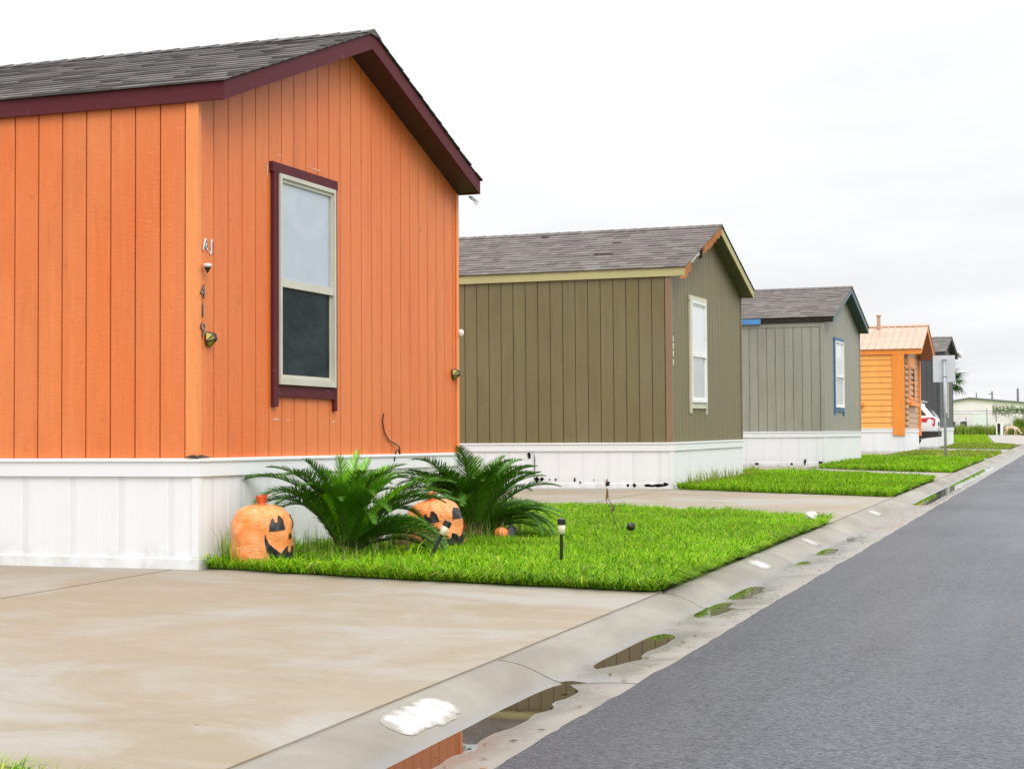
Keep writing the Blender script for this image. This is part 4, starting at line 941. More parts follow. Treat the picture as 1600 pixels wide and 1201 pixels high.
sp2 = crown(9, [('long', 12, -138, -92, 60, 80, 0.98, 1.12), ('long', 12, -10, 62, 40, 70, 0.78, 0.95), ('long', 9, 62, 122, 48, 76, 0.95, 1.1), ('long', 6, -88, -15, 68, 82, 0.82, 0.95),
                ('mid', 10, -130, 120, 64, 84, 1.0, 1.15), ('mid', 5, -15, 60, 26, 42, 0.75, 0.88), ('dead', 4, -60, 60, -8, 10, 0.7, 0.9)])
sago((-4.90, 13.58, 0.07), 4, 'all dark green sago palm arching over the lawn beyond the pumpkin bag', 0.94, sp2)

# ------------------------------------------------------------------ jack-o'-lantern leaf bags
def bag_fn(Rr, H, seed, squash=0.0):
    rs = np.random.default_rng(seed); ph = rs.random(8) * 6.28
    def f(a, v):
        body = (1 - abs(2 * max(v, 0.0) * 0.86 - 0.80) ** 3.4 * 0.55) if v < 0.9 else 1
        prof = max(0.0, 1 - max(0, (v - 0.45) / 0.55) ** 3.8) ** 0.46 if v > 0.45 else 1.0
        low = 1 - 0.05 * max(0, (0.25 - v) / 0.25) ** 1.5
        wr = 1 + 0.012 * math.sin(5 * a + ph[0] + 6 * v) + 0.010 * math.sin(9 * a + ph[1] - 13 * v) + 0.012 * math.sin(19 * v + ph[2] + 4 * a) + 0.035 * math.sin(2 * a + ph[3]) + 0.008 * math.sin(17 * a + 23 * v + ph[5]) + 0.007 * math.sin(23 * a - 31 * v + ph[6])
        if v > 0.78: wr += (v - 0.78) * 0.42 * math.sin(15 * a + ph[4] + 2 * math.sin(3 * a))
        r = Rr * max(prof * low * wr, 0.02)
        return (r * math.cos(a), r * math.sin(a), H * (v - 0.04 * squash * math.cos(a)))
    return f
def leaf_bag(loc, Rr, H, seed, face_az, label, tilt=(0, 0), faces=True, mat='bag', cat='pumpkin bag', group='pumpkin leaf bags'):
    root = tag(empty('pumpkin_bag', loc), label, cat, group); root.rotation_euler = (tilt[0], tilt[1], 0)
    f = bag_fn(Rr, H, seed); na, nv = 64, 30; b = MB()
    for j in range(nv + 1):
        for k in range(na): b.v.append(f(2 * math.pi * k / na, j / nv))
    for j in range(nv):
        for k in range(na): l = (k + 1) % na; b.f.append((j * na + k, j * na + l, (j + 1) * na + l, (j + 1) * na + k))
    b.f.append(tuple(nv * na + k for k in range(na))); b.f.append(tuple(reversed(range(na))))
    b.obj('bag_body', mat, root, True)
    # gathered, tied neck
    b = MB(); rg = random.Random(seed); n = 14
    for (z, r0) in ((H * 0.985, 0.05), (H * 1.0, 0.022), (H * 1.025, 0.026), (H * 1.055 + 0.012, 0.034)):
        for k in range(n):
            a = 2 * math.pi * k / n; q = r0 * (0.8 + 0.5 * (k % 2)); b.v.append((q * math.cos(a), q * math.sin(a), z + (0.03 * rg.random() if r0 > 0.03 and z > H else 0)))
    for j in range(3):
        for k in range(n): l = (k + 1) % n; b.f.append((j * n + k, j * n + l, (j + 1) * n + l, (j + 1) * n + k))
    b.obj('tied_neck', 'bag_deep', root, True)
    if not faces: return root
    def decal(name, poly):
        bm = bmesh.new(); vs = [bm.verts.new((x, y, 0)) for x, y in poly]; bm.faces.new(vs); bmesh.ops.triangulate(bm, faces=bm.faces)
        for _ in range(3): bmesh.ops.subdivide_edges(bm, edges=[e for e in bm.edges if e.calc_length() > 0.05], cuts=1); bmesh.ops.triangulate(bm, faces=bm.faces)
        for v in bm.verts:
            p = Vector(f(face_az + v.co.x, v.co.y)); n = Vector((p.x, p.y, 0)).normalized(); v.co = p + n * 0.006 + Vector((0, 0, 0.004 if v.co.y > 0.75 else 0))
        bmesh.ops.recalc_face_normals(bm, faces=bm.faces); m = bpy.data.meshes.new(name); bm.to_mesh(m); bm.free(); link(name, m, 'bag_print', root)
    for sg in (-1, 1):
        decal('printed_eye', [(sg * (0.57 + (x - 0.57) * 1.2), 0.69 + (y - 0.69) * 1.3) for x, y in ((0.30, 0.635), (0.86, 0.62), (0.84, 0.70), (0.76, 0.755), (0.70, 0.77), (0.665, 0.725), (0.60, 0.715), (0.555, 0.745), (0.54, 0.79), (0.46, 0.79), (0.36, 0.74))])
    decal('printed_nose', [(-0.13, 0.47), (0.13, 0.47), (0.06, 0.54), (0.0, 0.565), (-0.06, 0.54)])
    mouth = [(-0.98, 0.52), (-0.86, 0.40), (-0.66, 0.33), (-0.46, 0.27), (-0.30, 0.33), (-0.14, 0.36), (-0.12, 0.29), (0.0, 0.27), (0.12, 0.29), (0.14, 0.36), (0.30, 0.33), (0.46, 0.27), (0.66, 0.33), (0.86, 0.40), (0.98, 0.52),
             (0.99, 0.42), (0.92, 0.30), (0.78, 0.21), (0.60, 0.14), (0.40, 0.10), (0.22, 0.09), (0.18, 0.15), (-0.02, 0.15), (-0.06, 0.08), (-0.22, 0.08), (-0.40, 0.10), (-0.60, 0.14), (-0.78, 0.21), (-0.92, 0.30), (-0.99, 0.42)]
    decal('printed_mouth', [(x * 1.08, 0.31 + (y - 0.31) * 1.22) for x, y in mouth])
    return root
leaf_bag((-5.42, 10.64, 0.085), 0.205, 0.455, 2, R(4), 'full orange pumpkin leaf bag leaning on the white skirting corner', (0, 0.0))
leaf_bag((-4.86, 12.60, 0.08), 0.215, 0.41, 5, R(-44), 'sagging pumpkin leaf bag wedged between the two palms', (R(6), R(-5)))
leaf_bag((-5.28, 14.02, 0.09), 0.20, 0.30, 7, 0, 'deep orange slumped bag behind the far palm', (R(-6), R(6)), False, 'bag_deep')
b = MB(); pts = []
for j in range(13):
    v = math.pi * j / 12
    for k in range(24):
        a = 2 * math.pi * k / 24; r = 0.058 * math.sin(v) * (1 + 0.07 * math.cos(8 * a)); b.v.append((r * math.cos(a) + 1e-4, r * math.sin(a), 0.055 - 0.055 * math.cos(v) * (1 - 0.12 * abs(math.cos(v)))))
for j in range(12):
    for k in range(24): l = (k + 1) % 24; b.f.append((j * 24 + k, j * 24 + l, (j + 1) * 24 + l, (j + 1) * 24 + k))
pk = tag(empty('small_pumpkin', (-4.62, 13.44, 0.115)), 'small round orange pumpkin at the foot of the far palm', 'pumpkin'); b.obj('rind', 'bag', pk, True)
b = MB(); b.tube([(0, 0, 0.10), (0.008, 0.004, 0.125), (0.02, 0.006, 0.14)], [0.010, 0.007, 0.009], 6); b.obj('stalk', 'stem', pk)

# ------------------------------------------------------------------ small garden things
def rock(name, loc, size, mat, label, cat, seed, group=None):
    bm = bmesh.new(); bmesh.ops.create_icosphere(bm, subdivisions=3, radius=1.0); rs = random.Random(seed); ph = [rs.random() * 6 for _ in range(6)]
    for v in bm.verts:
        c = v.co.copy(); k = 1 + 0.14 * math.sin(3.1 * c.x + ph[0]) * math.cos(2.7 * c.y + ph[1]) + 0.10 * math.sin(5.3 * c.z + ph[2] + 4 * c.x) + 0.06 * math.sin(9 * c.y + ph[3] + 5 * c.z)
        v.co = Vector((c.x * size[0] * k, c.y * size[1] * k, c.z * size[2] * k + size[2] * 0.7))
    m = bpy.data.meshes.new(name); bm.to_mesh(m); bm.free(); o = link(name, m, mat, None, True); o.location = loc; tag(o, label, cat, group); return o
rock('landscape_rock', (-5.42, 12.22, 0.10), (0.09, 0.12, 0.075), 'rock', 'white rock low under the nearer palm, left of the sagging bag', 'rock', 1, 'white garden rocks')
rock('landscape_rock', (-5.40, 12.72, 0.10), (0.08, 0.14, 0.085), 'rock', 'white rock beside the sagging pumpkin bag', 'rock', 2, 'white garden rocks')
rock('landscape_rock', (-2.50, 16.5, 0.135), (0.05, 0.06, 0.045), 'rock', 'pale lump on the grass corner by the second driveway', 'rock', 3)
rock('garden_stone', (-4.58, 13.56, 0.10), (0.05, 0.05, 0.075), 'greystone', 'dark grey stone beside the small pumpkin', 'stone', 4)
b = MB(); b.tube([(-5.05, 12.15, 0.16), (-5.0, 12.45, 0.165), (-4.97, 12.75, 0.15)], [0.028, 0.026, 0.022], 8); tag(b.obj('fallen_branch', 'bark'), 'short brown log lying between the palms', 'log')
b = MB(); b.box(-7.62, -7.395, 10.05, 10.26, 0.102, 0.175); tag(b.obj('paver_block', 'brick', bevel=0.006), 'red brown block on the driveway at the left picture edge', 'block')
def path_light(loc, tilt, label):
    root = tag(empty('path_light', loc), label, 'path light', 'garden path lights'); root.rotation_euler = tilt
    b = MB(); b.lathe([(0.004, -0.1), (0.011, -0.02), (0.0125, 0.0), (0.0125, 0.16)], 10); b.obj('stake', 'black', root)
    b = MB(); b.lathe([(0.014, 0.16), (0.024, 0.163), (0.0255, 0.19), (0.0265, 0.225)], 14); b.obj('lens', 'clear', root, True)
    b = MB(); b.lathe([(0.027, 0.225), (0.029, 0.228), (0.029, 0.262), (0.024, 0.267)], 14); b.obj('cap', 'black', root)
    b = MB(); b.box(-0.015, 0.015, -0.015, 0.015, 0.267, 0.269); b.obj('solar_cell', 'pane_gray', root)
path_light((-3.42, 11.22, 0.155), (0, R(1), 0), 'upright black garden path light standing alone in the lawn')
path_light((-4.38, 11.22, 0.155), (R(-14), R(24), 0), 'tilted black garden path light in front of the sagging bag')
def stalk(loc, seed, label):
    root = tag(empty('dry_stalk', loc), label, 'plant', 'dry stalks in the lawn'); rg = random.Random(seed)
    b = MB(); p = Vector((0, 0, 0)); pts = [p]
    for k in range(6): p = p + Vector((rg.uniform(-0.025, 0.01), rg.uniform(-0.06, 0.01), 0.055)); pts.append(p)
    b.tube(pts, [0.004, 0.004, 0.0035, 0.003, 0.003, 0.0025, 0.002], 5); b.obj('stem', 'stem', root)
    for k in (3, 5):
        b = MB(); q = pts[k]; b.tube([q, q + Vector((0.01, 0.012, 0.03)), q + Vector((0.012, 0.016, 0.07))], [0.006, 0.013, 0.003], 6); b.obj('seed_pod', 'bark', root)
stalk((-3.85, 14.35, 0.14), 3, 'thin leaning dry stalk with brown pods in mid lawn')
stalk((-4.85, 17.9, 0.14), 4, 'thin dry stalk at the back edge of the lawn')
rock('garden_stone', (-3.68, 14.12, 0.17), (0.035, 0.035, 0.035), 'black', 'small black lump in the grass beside the leaning dry stalk', 'stone', 9)

# leaf litter in the gutter and along lawn edges
V = []; loops = []; counts = []; C = []; rg = np.random.default_rng(4)
for k in range(640):
    if k < 300:
        y = 3.5 + 32 * rg.random() ** 1.5; x = -1.80 - 0.30 * rg.random() ** 1.3; pr = kerb_prof(y); z = np.interp(x, [p[0] for p in pr[:12]][::-1], [p[1] for p in pr[:12]][::-1]) + 0.004
    else:
        x = -2.6 - 3.2 * rg.random(); y = 10.02 + (-2.4 - x) * 0.155 - 0.05 * rg.random() ** 2 - 0.02; z = 0.104
    L = 0.006 + 0.016 * rg.random(); w = L * (0.25 + 0.4 * rg.random()); a = 6.28 * rg.random(); d = np.array([math.cos(a), math.sin(a), 0]); nn = np.array([-d[1], d[0], 0]); c0 = np.array([x, y, z])
    i = len(V); V += [c0 - d * L, c0 + nn * w + [0, 0, .003], c0 + d * L + [0, 0, .002], c0 - nn * w + [0, 0, .001]]; loops += [i, i + 1, i + 2, i + 3]; counts.append(4)
    k2 = [(0.06, 0.045, 0.03), (0.13, 0.09, 0.05), (0.035, 0.03, 0.025), (0.24, 0.14, 0.06)][rg.integers(4)]; C += [k2] * 4
tag(link('leaf_litter', np_mesh('leaf_litter', V, loops, counts, np.array(C)), 'litter'), 'scattered dry leaf bits along the gutter and lawn edge', 'litter', None, 'stuff')

# ------------------------------------------------------------------ road sign seen from behind
sg = tag(empty('road_sign', (-3.60, 48.4, 0.1)), 'blank back of a pale metal road sign on a steel post', 'sign')
b = MB(); b.tube([(0, 0, -0.1), (0, 0, 2.72)], 0.038, 10); b.obj('post', 'steel', sg, True)
b = MB(); b.box(-0.31, 0.29, 0.042, 0.048, 2.06, 2.80); b.obj('sign_plate', 'sign_back', sg)
for z in (2.22, 2.68):
    b = MB(); b.box(-0.06, 0.06, -0.044, 0.041, z - 0.012, z + 0.012); b.obj('clamp', 'steel', sg, bevel=0.004)

# ------------------------------------------------------------------ parked white SUV, rear towards the street
def suv(loc, rz):
    root = tag(empty('parked_car', loc, rz), 'white SUV parked behind the amber cabin, rear to the street', 'car')
    # +x = rear; body sections (x, half width, z bottom, z belt)
    secs = [(-2.50, 0.62, 0.42, 0.72), (-2.42, 0.82, 0.34, 0.92), (-2.1, 0.95, 0.30, 1.02), (-1.2, 0.985, 0.28, 1.10), (0.0, 0.99, 0.28, 1.13), (1.2, 0.99, 0.30, 1.15), (1.9, 0.975, 0.34, 1.17), (2.25, 0.93, 0.40, 1.17), (2.42, 0.84, 0.46, 1.12), (2.48, 0.72, 0.50, 1.04)]
    b = MB(); n = 0
    for (x, w, z0, z1) in secs:
        ring = [(-w * 0.93, z0), (-w, z0 + 0.14), (-w * 1.0, (z0 + z1) / 2), (-w * 0.985, z1 - 0.12), (-w * 0.93, z1), (w * 0.93, z1), (w * 0.985, z1 - 0.12), (w, (z0 + z1) / 2), (w, z0 + 0.14), (w * 0.93, z0)]
        n = len(ring); b.v += [(x, y, z) for y, z in ring]
    for k in range(len(secs) - 1):
        for j in range(n): l = (j + 1) % n; b.f.append((k * n + j, k * n + l, (k + 1) * n + l, (k + 1) * n + j))
    b.f.append(tuple(reversed(range(n)))); b.f.append(tuple((len(secs) - 1) * n + j for j in range(n)))
    b.obj('body', 'car_white', root, True)
    cab = [(-1.25, 0.86, 1.09, 1.14), (-0.55, 0.80, 1.11, 1.66), (0.0, 0.78, 1.12, 1.76), (1.0, 0.77, 1.13, 1.77), (1.75, 0.74, 1.15, 1.72), (1.98, 0.76, 1.15, 1.62), (2.40, 0.84, 1.08, 1.13)]
    b = MB(); n = 6
    for (x, w, z0, z1) in cab: b.v += [(x, -0.90 if z1 > 1.3 else -w, z0), (x, -w, z1 - 0.07 if z1 > 1.3 else z1 - .01), (x, -w * 0.86, z1), (x, w * 0.86, z1), (x, w, z1 - 0.07 if z1 > 1.3 else z1 - .01), (x, 0.90 if z1 > 1.3 else w, z0)]
    for k in range(len(cab) - 1):
        for j in range(n): l = (j + 1) % n; b.f.append((k * n + j, k * n + l, (k + 1) * n + l, (k + 1) * n + j))
    b.f.append(tuple(reversed(range(n)))); b.f.append(tuple((len(cab) - 1) * n + j for j in range(n)))
    b.obj('cabin', 'car_white', root, True)
    for sd in (-1, 1):
        def side(pts, name, mat, off=0.006):
            q = MB(); P = []
            for x, z in pts:
                y = 0.90 + (0.775 - 0.90) * (z - 1.13) / (1.70 - 1.13) + off; P.append((x, sd * y, z))
            q.hexa(P, [(x, y + sd * 0.006, z) for x, y, z in P]); return q.obj(name, mat, root)
        side([(-0.85, 1.17), (-0.05, 1.17), (-0.05, 1.64), (-0.42, 1.60)], 'side_window', 'car_glass')
        side([(0.02, 1.17), (0.85, 1.18), (0.85, 1.65), (0.02, 1.65)], 'side_window', 'car_glass')
        side([(0.95, 1.18), (2.12, 1.20), (1.80, 1.60), (0.95, 1.65)], 'side_window', 'car_glass')
        q = MB(); P = [(1.70, 1.09), (2.28, 1.12), (2.43, 1.06), (2.40, 0.80), (2.28, 0.78), (2.12, 0.93), (1.90, 1.00)]
        yy = lambda x: 0.992 if x < 1.9 else 0.985 - (x - 1.9) * 0.27
        q.hexa([(x, sd * (yy(x) - 0.02), z) for x, z in P], [(x + 0.012, sd * (yy(x) + 0.012), z) for x, z in P]); tl = q.obj('tail_light', 'red_lens', root)
        q = MB(); P = [(2.16, 1.04), (2.36, 1.03), (2.36, 0.90), (2.24, 0.90)]; q.hexa([(x + 0.012, sd * (yy(x) + 0.010), z) for x, z in P], [(x + 0.014, sd * (yy(x) + 0.016), z) for x, z in P]); q.obj('lens_insert', 'clear_lens', tl)
        for xw in (-1.55, 1.42):
            w = empty('wheel', (xw, sd * 0.86, 0.37)); w.parent = root
            q = MB(); q.lathe([(0.23, -0.12), (0.34, -0.125), (0.37, -0.08), (0.37, 0.08), (0.34, 0.125), (0.23, 0.12)], 24); o = q.obj('tyre', 'tyre', w, True); o.rotation_euler = (R(90), 0, 0)
            q = MB(); q.lathe([(0.05, -0.128), (0.22, -0.115), (0.235, -0.09), (0.235, 0.09), (0.22, 0.115), (0.05, 0.128)], 20); o = q.obj('rim', 'alloy', w); o.rotation_euler = (R(90), 0, 0)
            q = MB(); ring = [(0.45 * math.cos(a), 0.45 * math.sin(a)) for a in np.linspace(-0.1, math.pi + 0.1, 14)] + [(0.385 * math.cos(a), 0.385 * math.sin(a)) for a in np.linspace(math.pi + 0.1, -0.1, 14)]
            q.hexa([(xw + a, sd * 0.97, 0.37 + c) for a, c in ring], [(xw + a, sd * 1.003, 0.37 + c) for a, c in ring]); q.obj('wheel_arch', 'cladding', root)
        q = MB(); q.box(-1.1, 1.0, sd * 0.96 if sd > 0 else -1.003, 1.003 if sd > 0 else -0.96, 0.27, 0.42); q.obj('sill', 'cladding', root, bevel=0.01)
        q = MB(); q.tube([(-0.6, sd * 0.66, 1.77), (-0.3, sd * 0.66, 1.81), (1.3, sd * 0.66, 1.82), (1.6, sd * 0.66, 1.76)], 0.018, 6); q.obj('roof_rail', 'cladding', root)
    q = MB(); q.hexa([(1.62, -0.66, 1.735), (2.05, -0.62, 1.665), (2.05, 0.62, 1.665), (1.62, 0.66, 1.735)], [(1.62, -0.66, 1.775), (2.05, -0.62, 1.70), (2.05, 0.62, 1.70), (1.62, 0.66, 1.775)]); q.obj('spoiler', 'car_white', root, bevel=0.008)
    q = MB(); q.hexa([(2.06, -0.66, 1.57), (2.40, -0.74, 1.15), (2.40, 0.74, 1.15), (2.06, 0.66, 1.57)], [(2.075, -0.66, 1.58), (2.415, -0.74, 1.16), (2.415, 0.74, 1.16), (2.075, 0.66, 1.58)]); q.obj('rear_window', 'car_glass', root)
    secs = [(1.86, 0.995), (2.25, 0.96), (2.46, 0.87), (2.53, 0.74)]; q = MB()
    for x, w in secs: q.v += [(x, -w, 0.36 + (x - 1.86) * 0.08), (x, -w, 0.62), (x, w, 0.62), (x, w, 0.36 + (x - 1.86) * 0.08)]
    for k in range(3):
        for j in range(4): l = (j + 1) % 4; q.f.append((k * 4 + j, k * 4 + l, k * 4 + 4 + l, k * 4 + 4 + j))
    q.f.append((0, 3, 2, 1)); q.f.append((12, 13, 14, 15)); q.obj('bumper', 'cladding', root)
    q = MB(); q.box(2.465, 2.49, -0.26, 0.26, 0.82, 0.95); q.obj('plate_recess', 'cladding', root)
suv((-7.42, 63.3, 0.1), R(0))

# ------------------------------------------------------------------ fan palm beyond the charcoal house
fp = tag(empty('fan_palm', (-5.72, 76.6, 0.05)), 'fan palm with drooping fronds rising behind the charcoal house', 'palm tree')
b = MB(); b.tube([(0, 0, -0.1), (0.03, 0, 1.0), (0.0, 0.02, 2.0), (0.02, 0, 2.75)], [0.17, 0.15, 0.14, 0.12], 10); b.obj('trunk', 'bark', fp, True)
def fan_mesh(seed, dry=False):
    rng = np.random.default_rng(seed); V = []; loops = []; counts = []; C = []
    st = 0.55; V += [np.array(p) for p in ((0, -0.012, 0), (0, 0.012, 0), (st, 0.008, 0.05), (st, -0.008, 0.05))]; loops += [0, 1, 2, 3]; counts.append(4); C += [(0.10, 0.12, 0.04)] * 4
    for k in range(26):
        a = R(-105 + 210 * (k + 0.5) / 26) + 0.03 * rng.standard_normal(); L = (0.62 - 0.16 * abs(a)) * (0.85 + 0.3 * rng.random()); d = np.array([math.cos(a), math.sin(a), 0]); n = np.array([-d[1], d[0], 0]); o = np.array([st, 0, 0.05])
        w = 0.022 if not dry else 0.01; i = len(V); V += [o, o + d * L * 0.5 + n * w, o + d * L * 0.5 - n * w, o + d * L + np.array([0, 0, -0.22 * (0.4 + rng.random())])]; loops += [i, i + 1, i + 2, i + 1, i + 3, i + 2]; counts += [3, 3]
        c = np.array((0.045, 0.12, 0.02)) if not dry else np.array((0.12, 0.10, 0.07)); C += [tuple(c * (0.7 + 0.6 * rng.random()))] * 4
    return np_mesh('fan_frond', V, loops, counts, np.array(C))
fm = [fan_mesh(1), fan_mesh(2), fan_mesh(3, True)]; rg = random.Random(3)
for az, el, k in ((0, 25, 0), (25, 5, 1), (-30, 0, 0), (-60, 35, 1), (60, 30, 0), (100, 10, 1), (150, 30, 0), (-110, 10, 1), (-150, 30, 0), (10, -25, 1), (-15, 62, 2), (40, 70, 2), (-70, 66, 2), (5, 45, 2), (180, -10, 1), (60, -20, 0)):
    o = link('frond', fm[k], 'leaf', fp); o.location = (0, 0, 2.72); o.rotation_euler = (Matrix.Rotation(R(az), 3, 'Z') @ Matrix.Rotation(-R(el), 3, 'Y') @ Matrix.Rotation(R(rg.uniform(-35, 35)), 3, 'X')).to_euler()

# ------------------------------------------------------------------ fence, weeds, dog and stand at the end of the street
fence = tag(empty('chain_link_fence', (0, 128.8, 0.05)), 'chain link fence crossing behind the far end of the street', 'fence')
for x in (-16, -13.2, -10.0, -6.6, -5.95, -4.05, -1.4, 1.5, 4.5):
    b = MB(); b.tube([(x, 0, -0.1), (x, 0, 1.92 if x in (-6.6,) else 1.78)], 0.04, 8); b.obj('post', 'steel', fence)
for z in (1.58, 1.76):
    b = MB(); b.tube([(-16, 0, z), (4.5, 0, z)], 0.028, 6); b.obj('rail', 'steel', fence)
b = MB(); k = -17.5
while k < 4.4:
    for d in (1, -1):
        x0, x1 = (k, k + 1.5) if d > 0 else (k + 1.5, k); pa, pb = (x0, 0.03), (x1, 1.53); b.quad((pa[0], 0.0, pa[1]), (pa[0] + 0.008, 0, pa[1]), (pb[0] + 0.008, 0, pb[1]), (pb[0], 0, pb[1]))
    k += 0.11
o = b.obj('wire_mesh', 'steel', fence); o['kind'] = 'stuff'
WD = [((0.20, 0.33, 0.03), 0.5), ((0.36, 0.40, 0.09), 0.35), ((0.12, 0.18, 0.03), 0.15)]
blades('weeds', [(-17, 127.4), (-7.3, 127.2), (-4.2, 127.6), (-2, 127.6), (-2, 129.4), (-17, 129.4)], 9000, 0.35, 0.85, 0.05, 0.03, 21, tone=WD, lean=0.35, label='ragged green weeds along the foot of the far fence')
blades('weeds', [(-4.6, 128.2), (-1.5, 128.0), (-1.5, 129.4), (-4.6, 129.4)], 2600, 0.7, 1.5, 0.05, 0.03, 22, tone=WD, lean=0.4, label='tall weed thicket at the right end of the far fence')
V = []; loops = []; counts = []; C = []; rg2 = np.random.default_rng(6)
for k in range(2600):
    x = -6.2 + 4.4 * rg2.random(); c0 = np.array([x, 128.8 + 0.25 * rg2.standard_normal(), 1.78 + 0.17 * rg2.standard_normal() * (1.2 if x < -4.6 else 0.8) + 0.05]); a = rg2.standard_normal(3); a /= np.linalg.norm(a); q = np.cross(a, [0.3, 0.5, 0.8]); q /= np.linalg.norm(q); s = 0.035 + 0.03 * rg2.random()
    i = len(V); V += [c0 - a * s, c0 + q * s * 0.6, c0 + a * s, c0 - q * s * 0.6]; loops += [i, i + 1, i + 2, i + 3]; counts.append(4); C += [tuple(np.array((0.14, 0.22, 0.03)) * (0.6 + 0.8 * rg2.random()))] * 4
tag(link('vine', np_mesh('vine', V, loops, counts, np.array(C)), 'leaf'), 'leafy vine growing along the top of the far fence', 'vine', None, 'stuff')

def skin_obj(name, verts, edges, radii, mat, parent=None):
    m = bpy.data.meshes.new(name); m.from_pydata(verts, edges, []); o = link(name, m, mat, parent)
    md = o.modifiers.new('skin', 'SKIN'); o.modifiers.new('sub', 'SUBSURF').levels = 2; o.modifiers['sub'].render_levels = 2
    if not m.skin_vertices: bpy.context.view_layer.objects.active = o
    sv = m.skin_vertices[0].data if m.skin_vertices else None
    for k, r_ in enumerate(radii): sv[k].radius = r_ if isinstance(r_, tuple) else (r_, r_)
    sv[0].use_root = True; return o
# dog facing right, head down to a bowl
dv = [(-0.32, 0, 0.53), (0.0, 0, 0.55), (0.28, 0, 0.54), (0.44, 0, 0.46), (0.56, 0, 0.28), (0.62, 0.0, 0.17), (0.72, 0, 0.09)]
de = [(0, 1), (1, 2), (2, 3), (3, 4), (4, 5), (5, 6)]; dr = [(0.10, 0.12), (0.11, 0.12), (0.12, 0.15), (0.075, 0.09), (0.06, 0.065), (0.065, 0.07), (0.035, 0.035)]
def leg(base, pts, rad):
    p = base
    for q, r_ in zip(pts, rad): dv.append(q); dr.append((r_, r_)); de.append((p, len(dv) - 1)); p = len(dv) - 1
for sd in (-1, 1):
    leg(2, [(0.30, sd * 0.10, 0.38), (0.27 + sd * .03, sd * 0.10, 0.20), (0.29 + sd * .03, sd * 0.10, 0.05), (0.34 + sd * .03, sd * 0.10, 0.025)], [0.065, 0.038, 0.03, 0.03])
    leg(0, [(-0.26, sd * 0.10, 0.38), (-0.40 + sd * .04, sd * 0.10, 0.22), (-0.36 + sd * .04, sd * 0.10, 0.05), (-0.31 + sd * .04, sd * 0.10, 0.025)], [0.075, 0.036, 0.028, 0.03])
leg(0, [(-0.46, 0, 0.50), (-0.56, 0, 0.38), (-0.58, 0, 0.28)], [0.03, 0.022, 0.012])
dog = tag(empty('dog', (-4.62, 121.5, 0.062), R(-12)), 'pale tan dog with its head lowered beside the far fence', 'dog')
skin_obj('dog_body', dv, de, dr, 'fur', dog)
for sd in (-1, 1):
    b = MB(); b.hexa([(0.60, sd * 0.05, 0.22), (0.55, sd * 0.06, 0.24), (0.53, sd * 0.085, 0.12)], [(0.61, sd * 0.065, 0.22), (0.56, sd * 0.075, 0.25), (0.545, sd * 0.10, 0.115)]); b.obj('ear', 'bark', dog)
b = MB(); b.lathe([(0.14, 0.0), (0.16, 0.02), (0.14, 0.09), (0.11, 0.09), (0.10, 0.03)], 16); o = b.obj('pet_bowl', 'black'); o.location = (-3.86, 121.3, 0.057); tag(o, 'black bowl on the pavement in front of the dog', 'bowl')
st = tag(empty('upright_stand', (-5.62, 126.5, 0.057)), 'narrow white upright stand with black middle left of the dog', 'stand')
for (x0, x1, z0_, z1_, nm) in ((-0.24, -0.15, 0.0, 0.84, 'side_panel'), (0.06, 0.24, 0.0, 0.84, 'side_panel'), (-0.28, 0.28, 0.841, 0.90, 'top_panel')):
    b = MB(); b.box(x0, x1, -0.2, 0.2, z0_, z1_); b.obj(nm, 'white_paint', st, bevel=0.01)
b = MB(); b.box(-0.149, 0.059, -0.12, 0.12, 0.20, 0.82); b.obj('middle_panel', 'black', st)

# ------------------------------------------------------------------ warehouse and poles far behind
wh = tag(empty('warehouse', (-12.7, 210, 0.0)), 'low pale metal warehouse with a shallow gable beyond the fence', 'warehouse')
def gz(x): return 3.72 - 0.098 * abs(x) if x > 0 else 3.72 - 0.155 * abs(x)
b = MB(); P = [(-16, -0.1), (24, -0.1), (24, gz(24)), (0, gz(0)), (-16, gz(-16))]; b.hexa([(x, 20, z) for x, z in P], [(x, 0, z) for x, z in P]); b.obj('wall', 'metal_wall', wh)
b = MB()
for x0, x1 in ((-16.3, 0), (0, 24.3)):
    a, c = gz(x0), gz(x1); b.hexa([(x0, -0.25, a + 0.004), (x1, -0.25, c + 0.004), (x1, 20.3, c + 0.004), (x0, 20.3, a + 0.004)], [(x0, -0.25, a + 0.20), (x1, -0.25, c + 0.20), (x1, 20.3, c + 0.20), (x0, 20.3, a + 0.20)])
b.obj('roof', 'roof_edge', wh)
b = MB(); b.box(0.3, 2.1, -0.05, 0.1, 0, 2.05); b.obj('roller_door', 'metal_door', wh)
for k in range(7):
    b = MB(); b.box(0.3, 2.1, -0.07, -0.051, 0.1 + k * 0.28, 0.13 + k * 0.28); b.obj('door_rib', 'metal_door', wh)
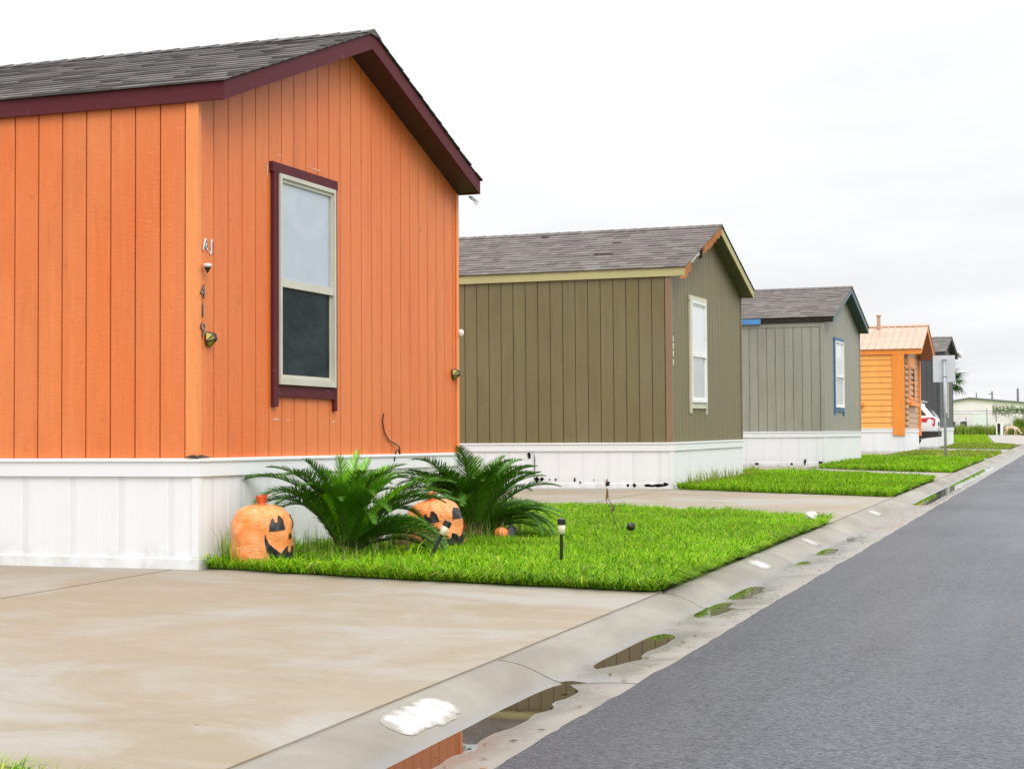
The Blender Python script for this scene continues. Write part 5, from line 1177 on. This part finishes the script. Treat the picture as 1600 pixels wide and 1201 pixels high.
for x in np.arange(-15, 24, 1.5):
    if 0.2 < x < 2.2: continue
    b = MB(); b.box(x, x + 0.08, -0.035, -0.001, 0.0, gz(x) - 0.1); b.obj('wall_rib', 'metal_wall', wh)
for x, w in ((-1.9, 0.5), (-0.7, 0.75)):
    u = tag(empty('cooling_unit', (-12.7 + x, 208.9, 0.05)), 'dark cooling unit against the warehouse, %s' % ('the left one' if x < -1 else 'the right one with a pipe'), 'cooling unit', 'cooling units by the warehouse')
    b = MB(); b.box(-w / 2, w / 2, -0.3, 0.3, 0.0, 0.95); b.obj('casing', 'cladding', u, bevel=0.03)
    b = MB(); b.lathe([(0.2, 0.95), (0.2, 1.0), (0.05, 1.01)], 14); b.obj('fan_guard', 'black', u)
    if x > -1: b = MB(); b.tube([(w / 2 - 0.1, 0.2, 0.9), (w / 2 - 0.1, 0.2, 1.5)], 0.04, 6); b.obj('pipe', 'cladding', u)
def pole(x, y, h, w, arm, label):
    root = tag(empty('utility_pole', (x, y, 0)), label, 'pole', 'utility poles on the skyline')
    b = MB(); b.tube([(0, 0, -0.2), (0, 0, h)], [w, w * 0.75], 8); b.obj('shaft', 'pole', root)
    if arm: b = MB(); b.box(-arm, arm * 0.3, -0.08, 0.08, h - 0.75, h - 0.55); b.obj('cross_arm', 'pole', root)
pole(-25.6, 450, 8.3, 0.20, 0, 'thin bare utility pole above the warehouse ridge')
pole(-21.7, 450, 8.6, 0.28, 0.9, 'utility pole with a short arm above the warehouse roof')
pole(-15.4, 450, 9.3, 0.36, 0, 'thick dark utility pole beside the distant white roof')
fb = tag(empty('distant_shed', (-13.0, 470, 0)), 'faint white roofed building at the far right skyline', 'building')
b = MB(); P = [(0, 0), (16, 0), (16, 6.2), (0, 6.2)]; b.hexa([(x, 10, z) for x, z in P], [(x, 0, z) for x, z in P]); b.obj('wall', 'metal_door', fb)
b = MB(); b.hexa([(-0.5, -0.5, 6.21), (16.5, -0.5, 6.21), (16.5, 10.5, 6.21), (-0.5, 10.5, 6.21)], [(-0.5, -0.5, 6.5), (16.5, -0.5, 6.5), (14, 10.5, 7.6), (2, 10.5, 7.6)]); b.obj('roof', 'white_paint', fb)
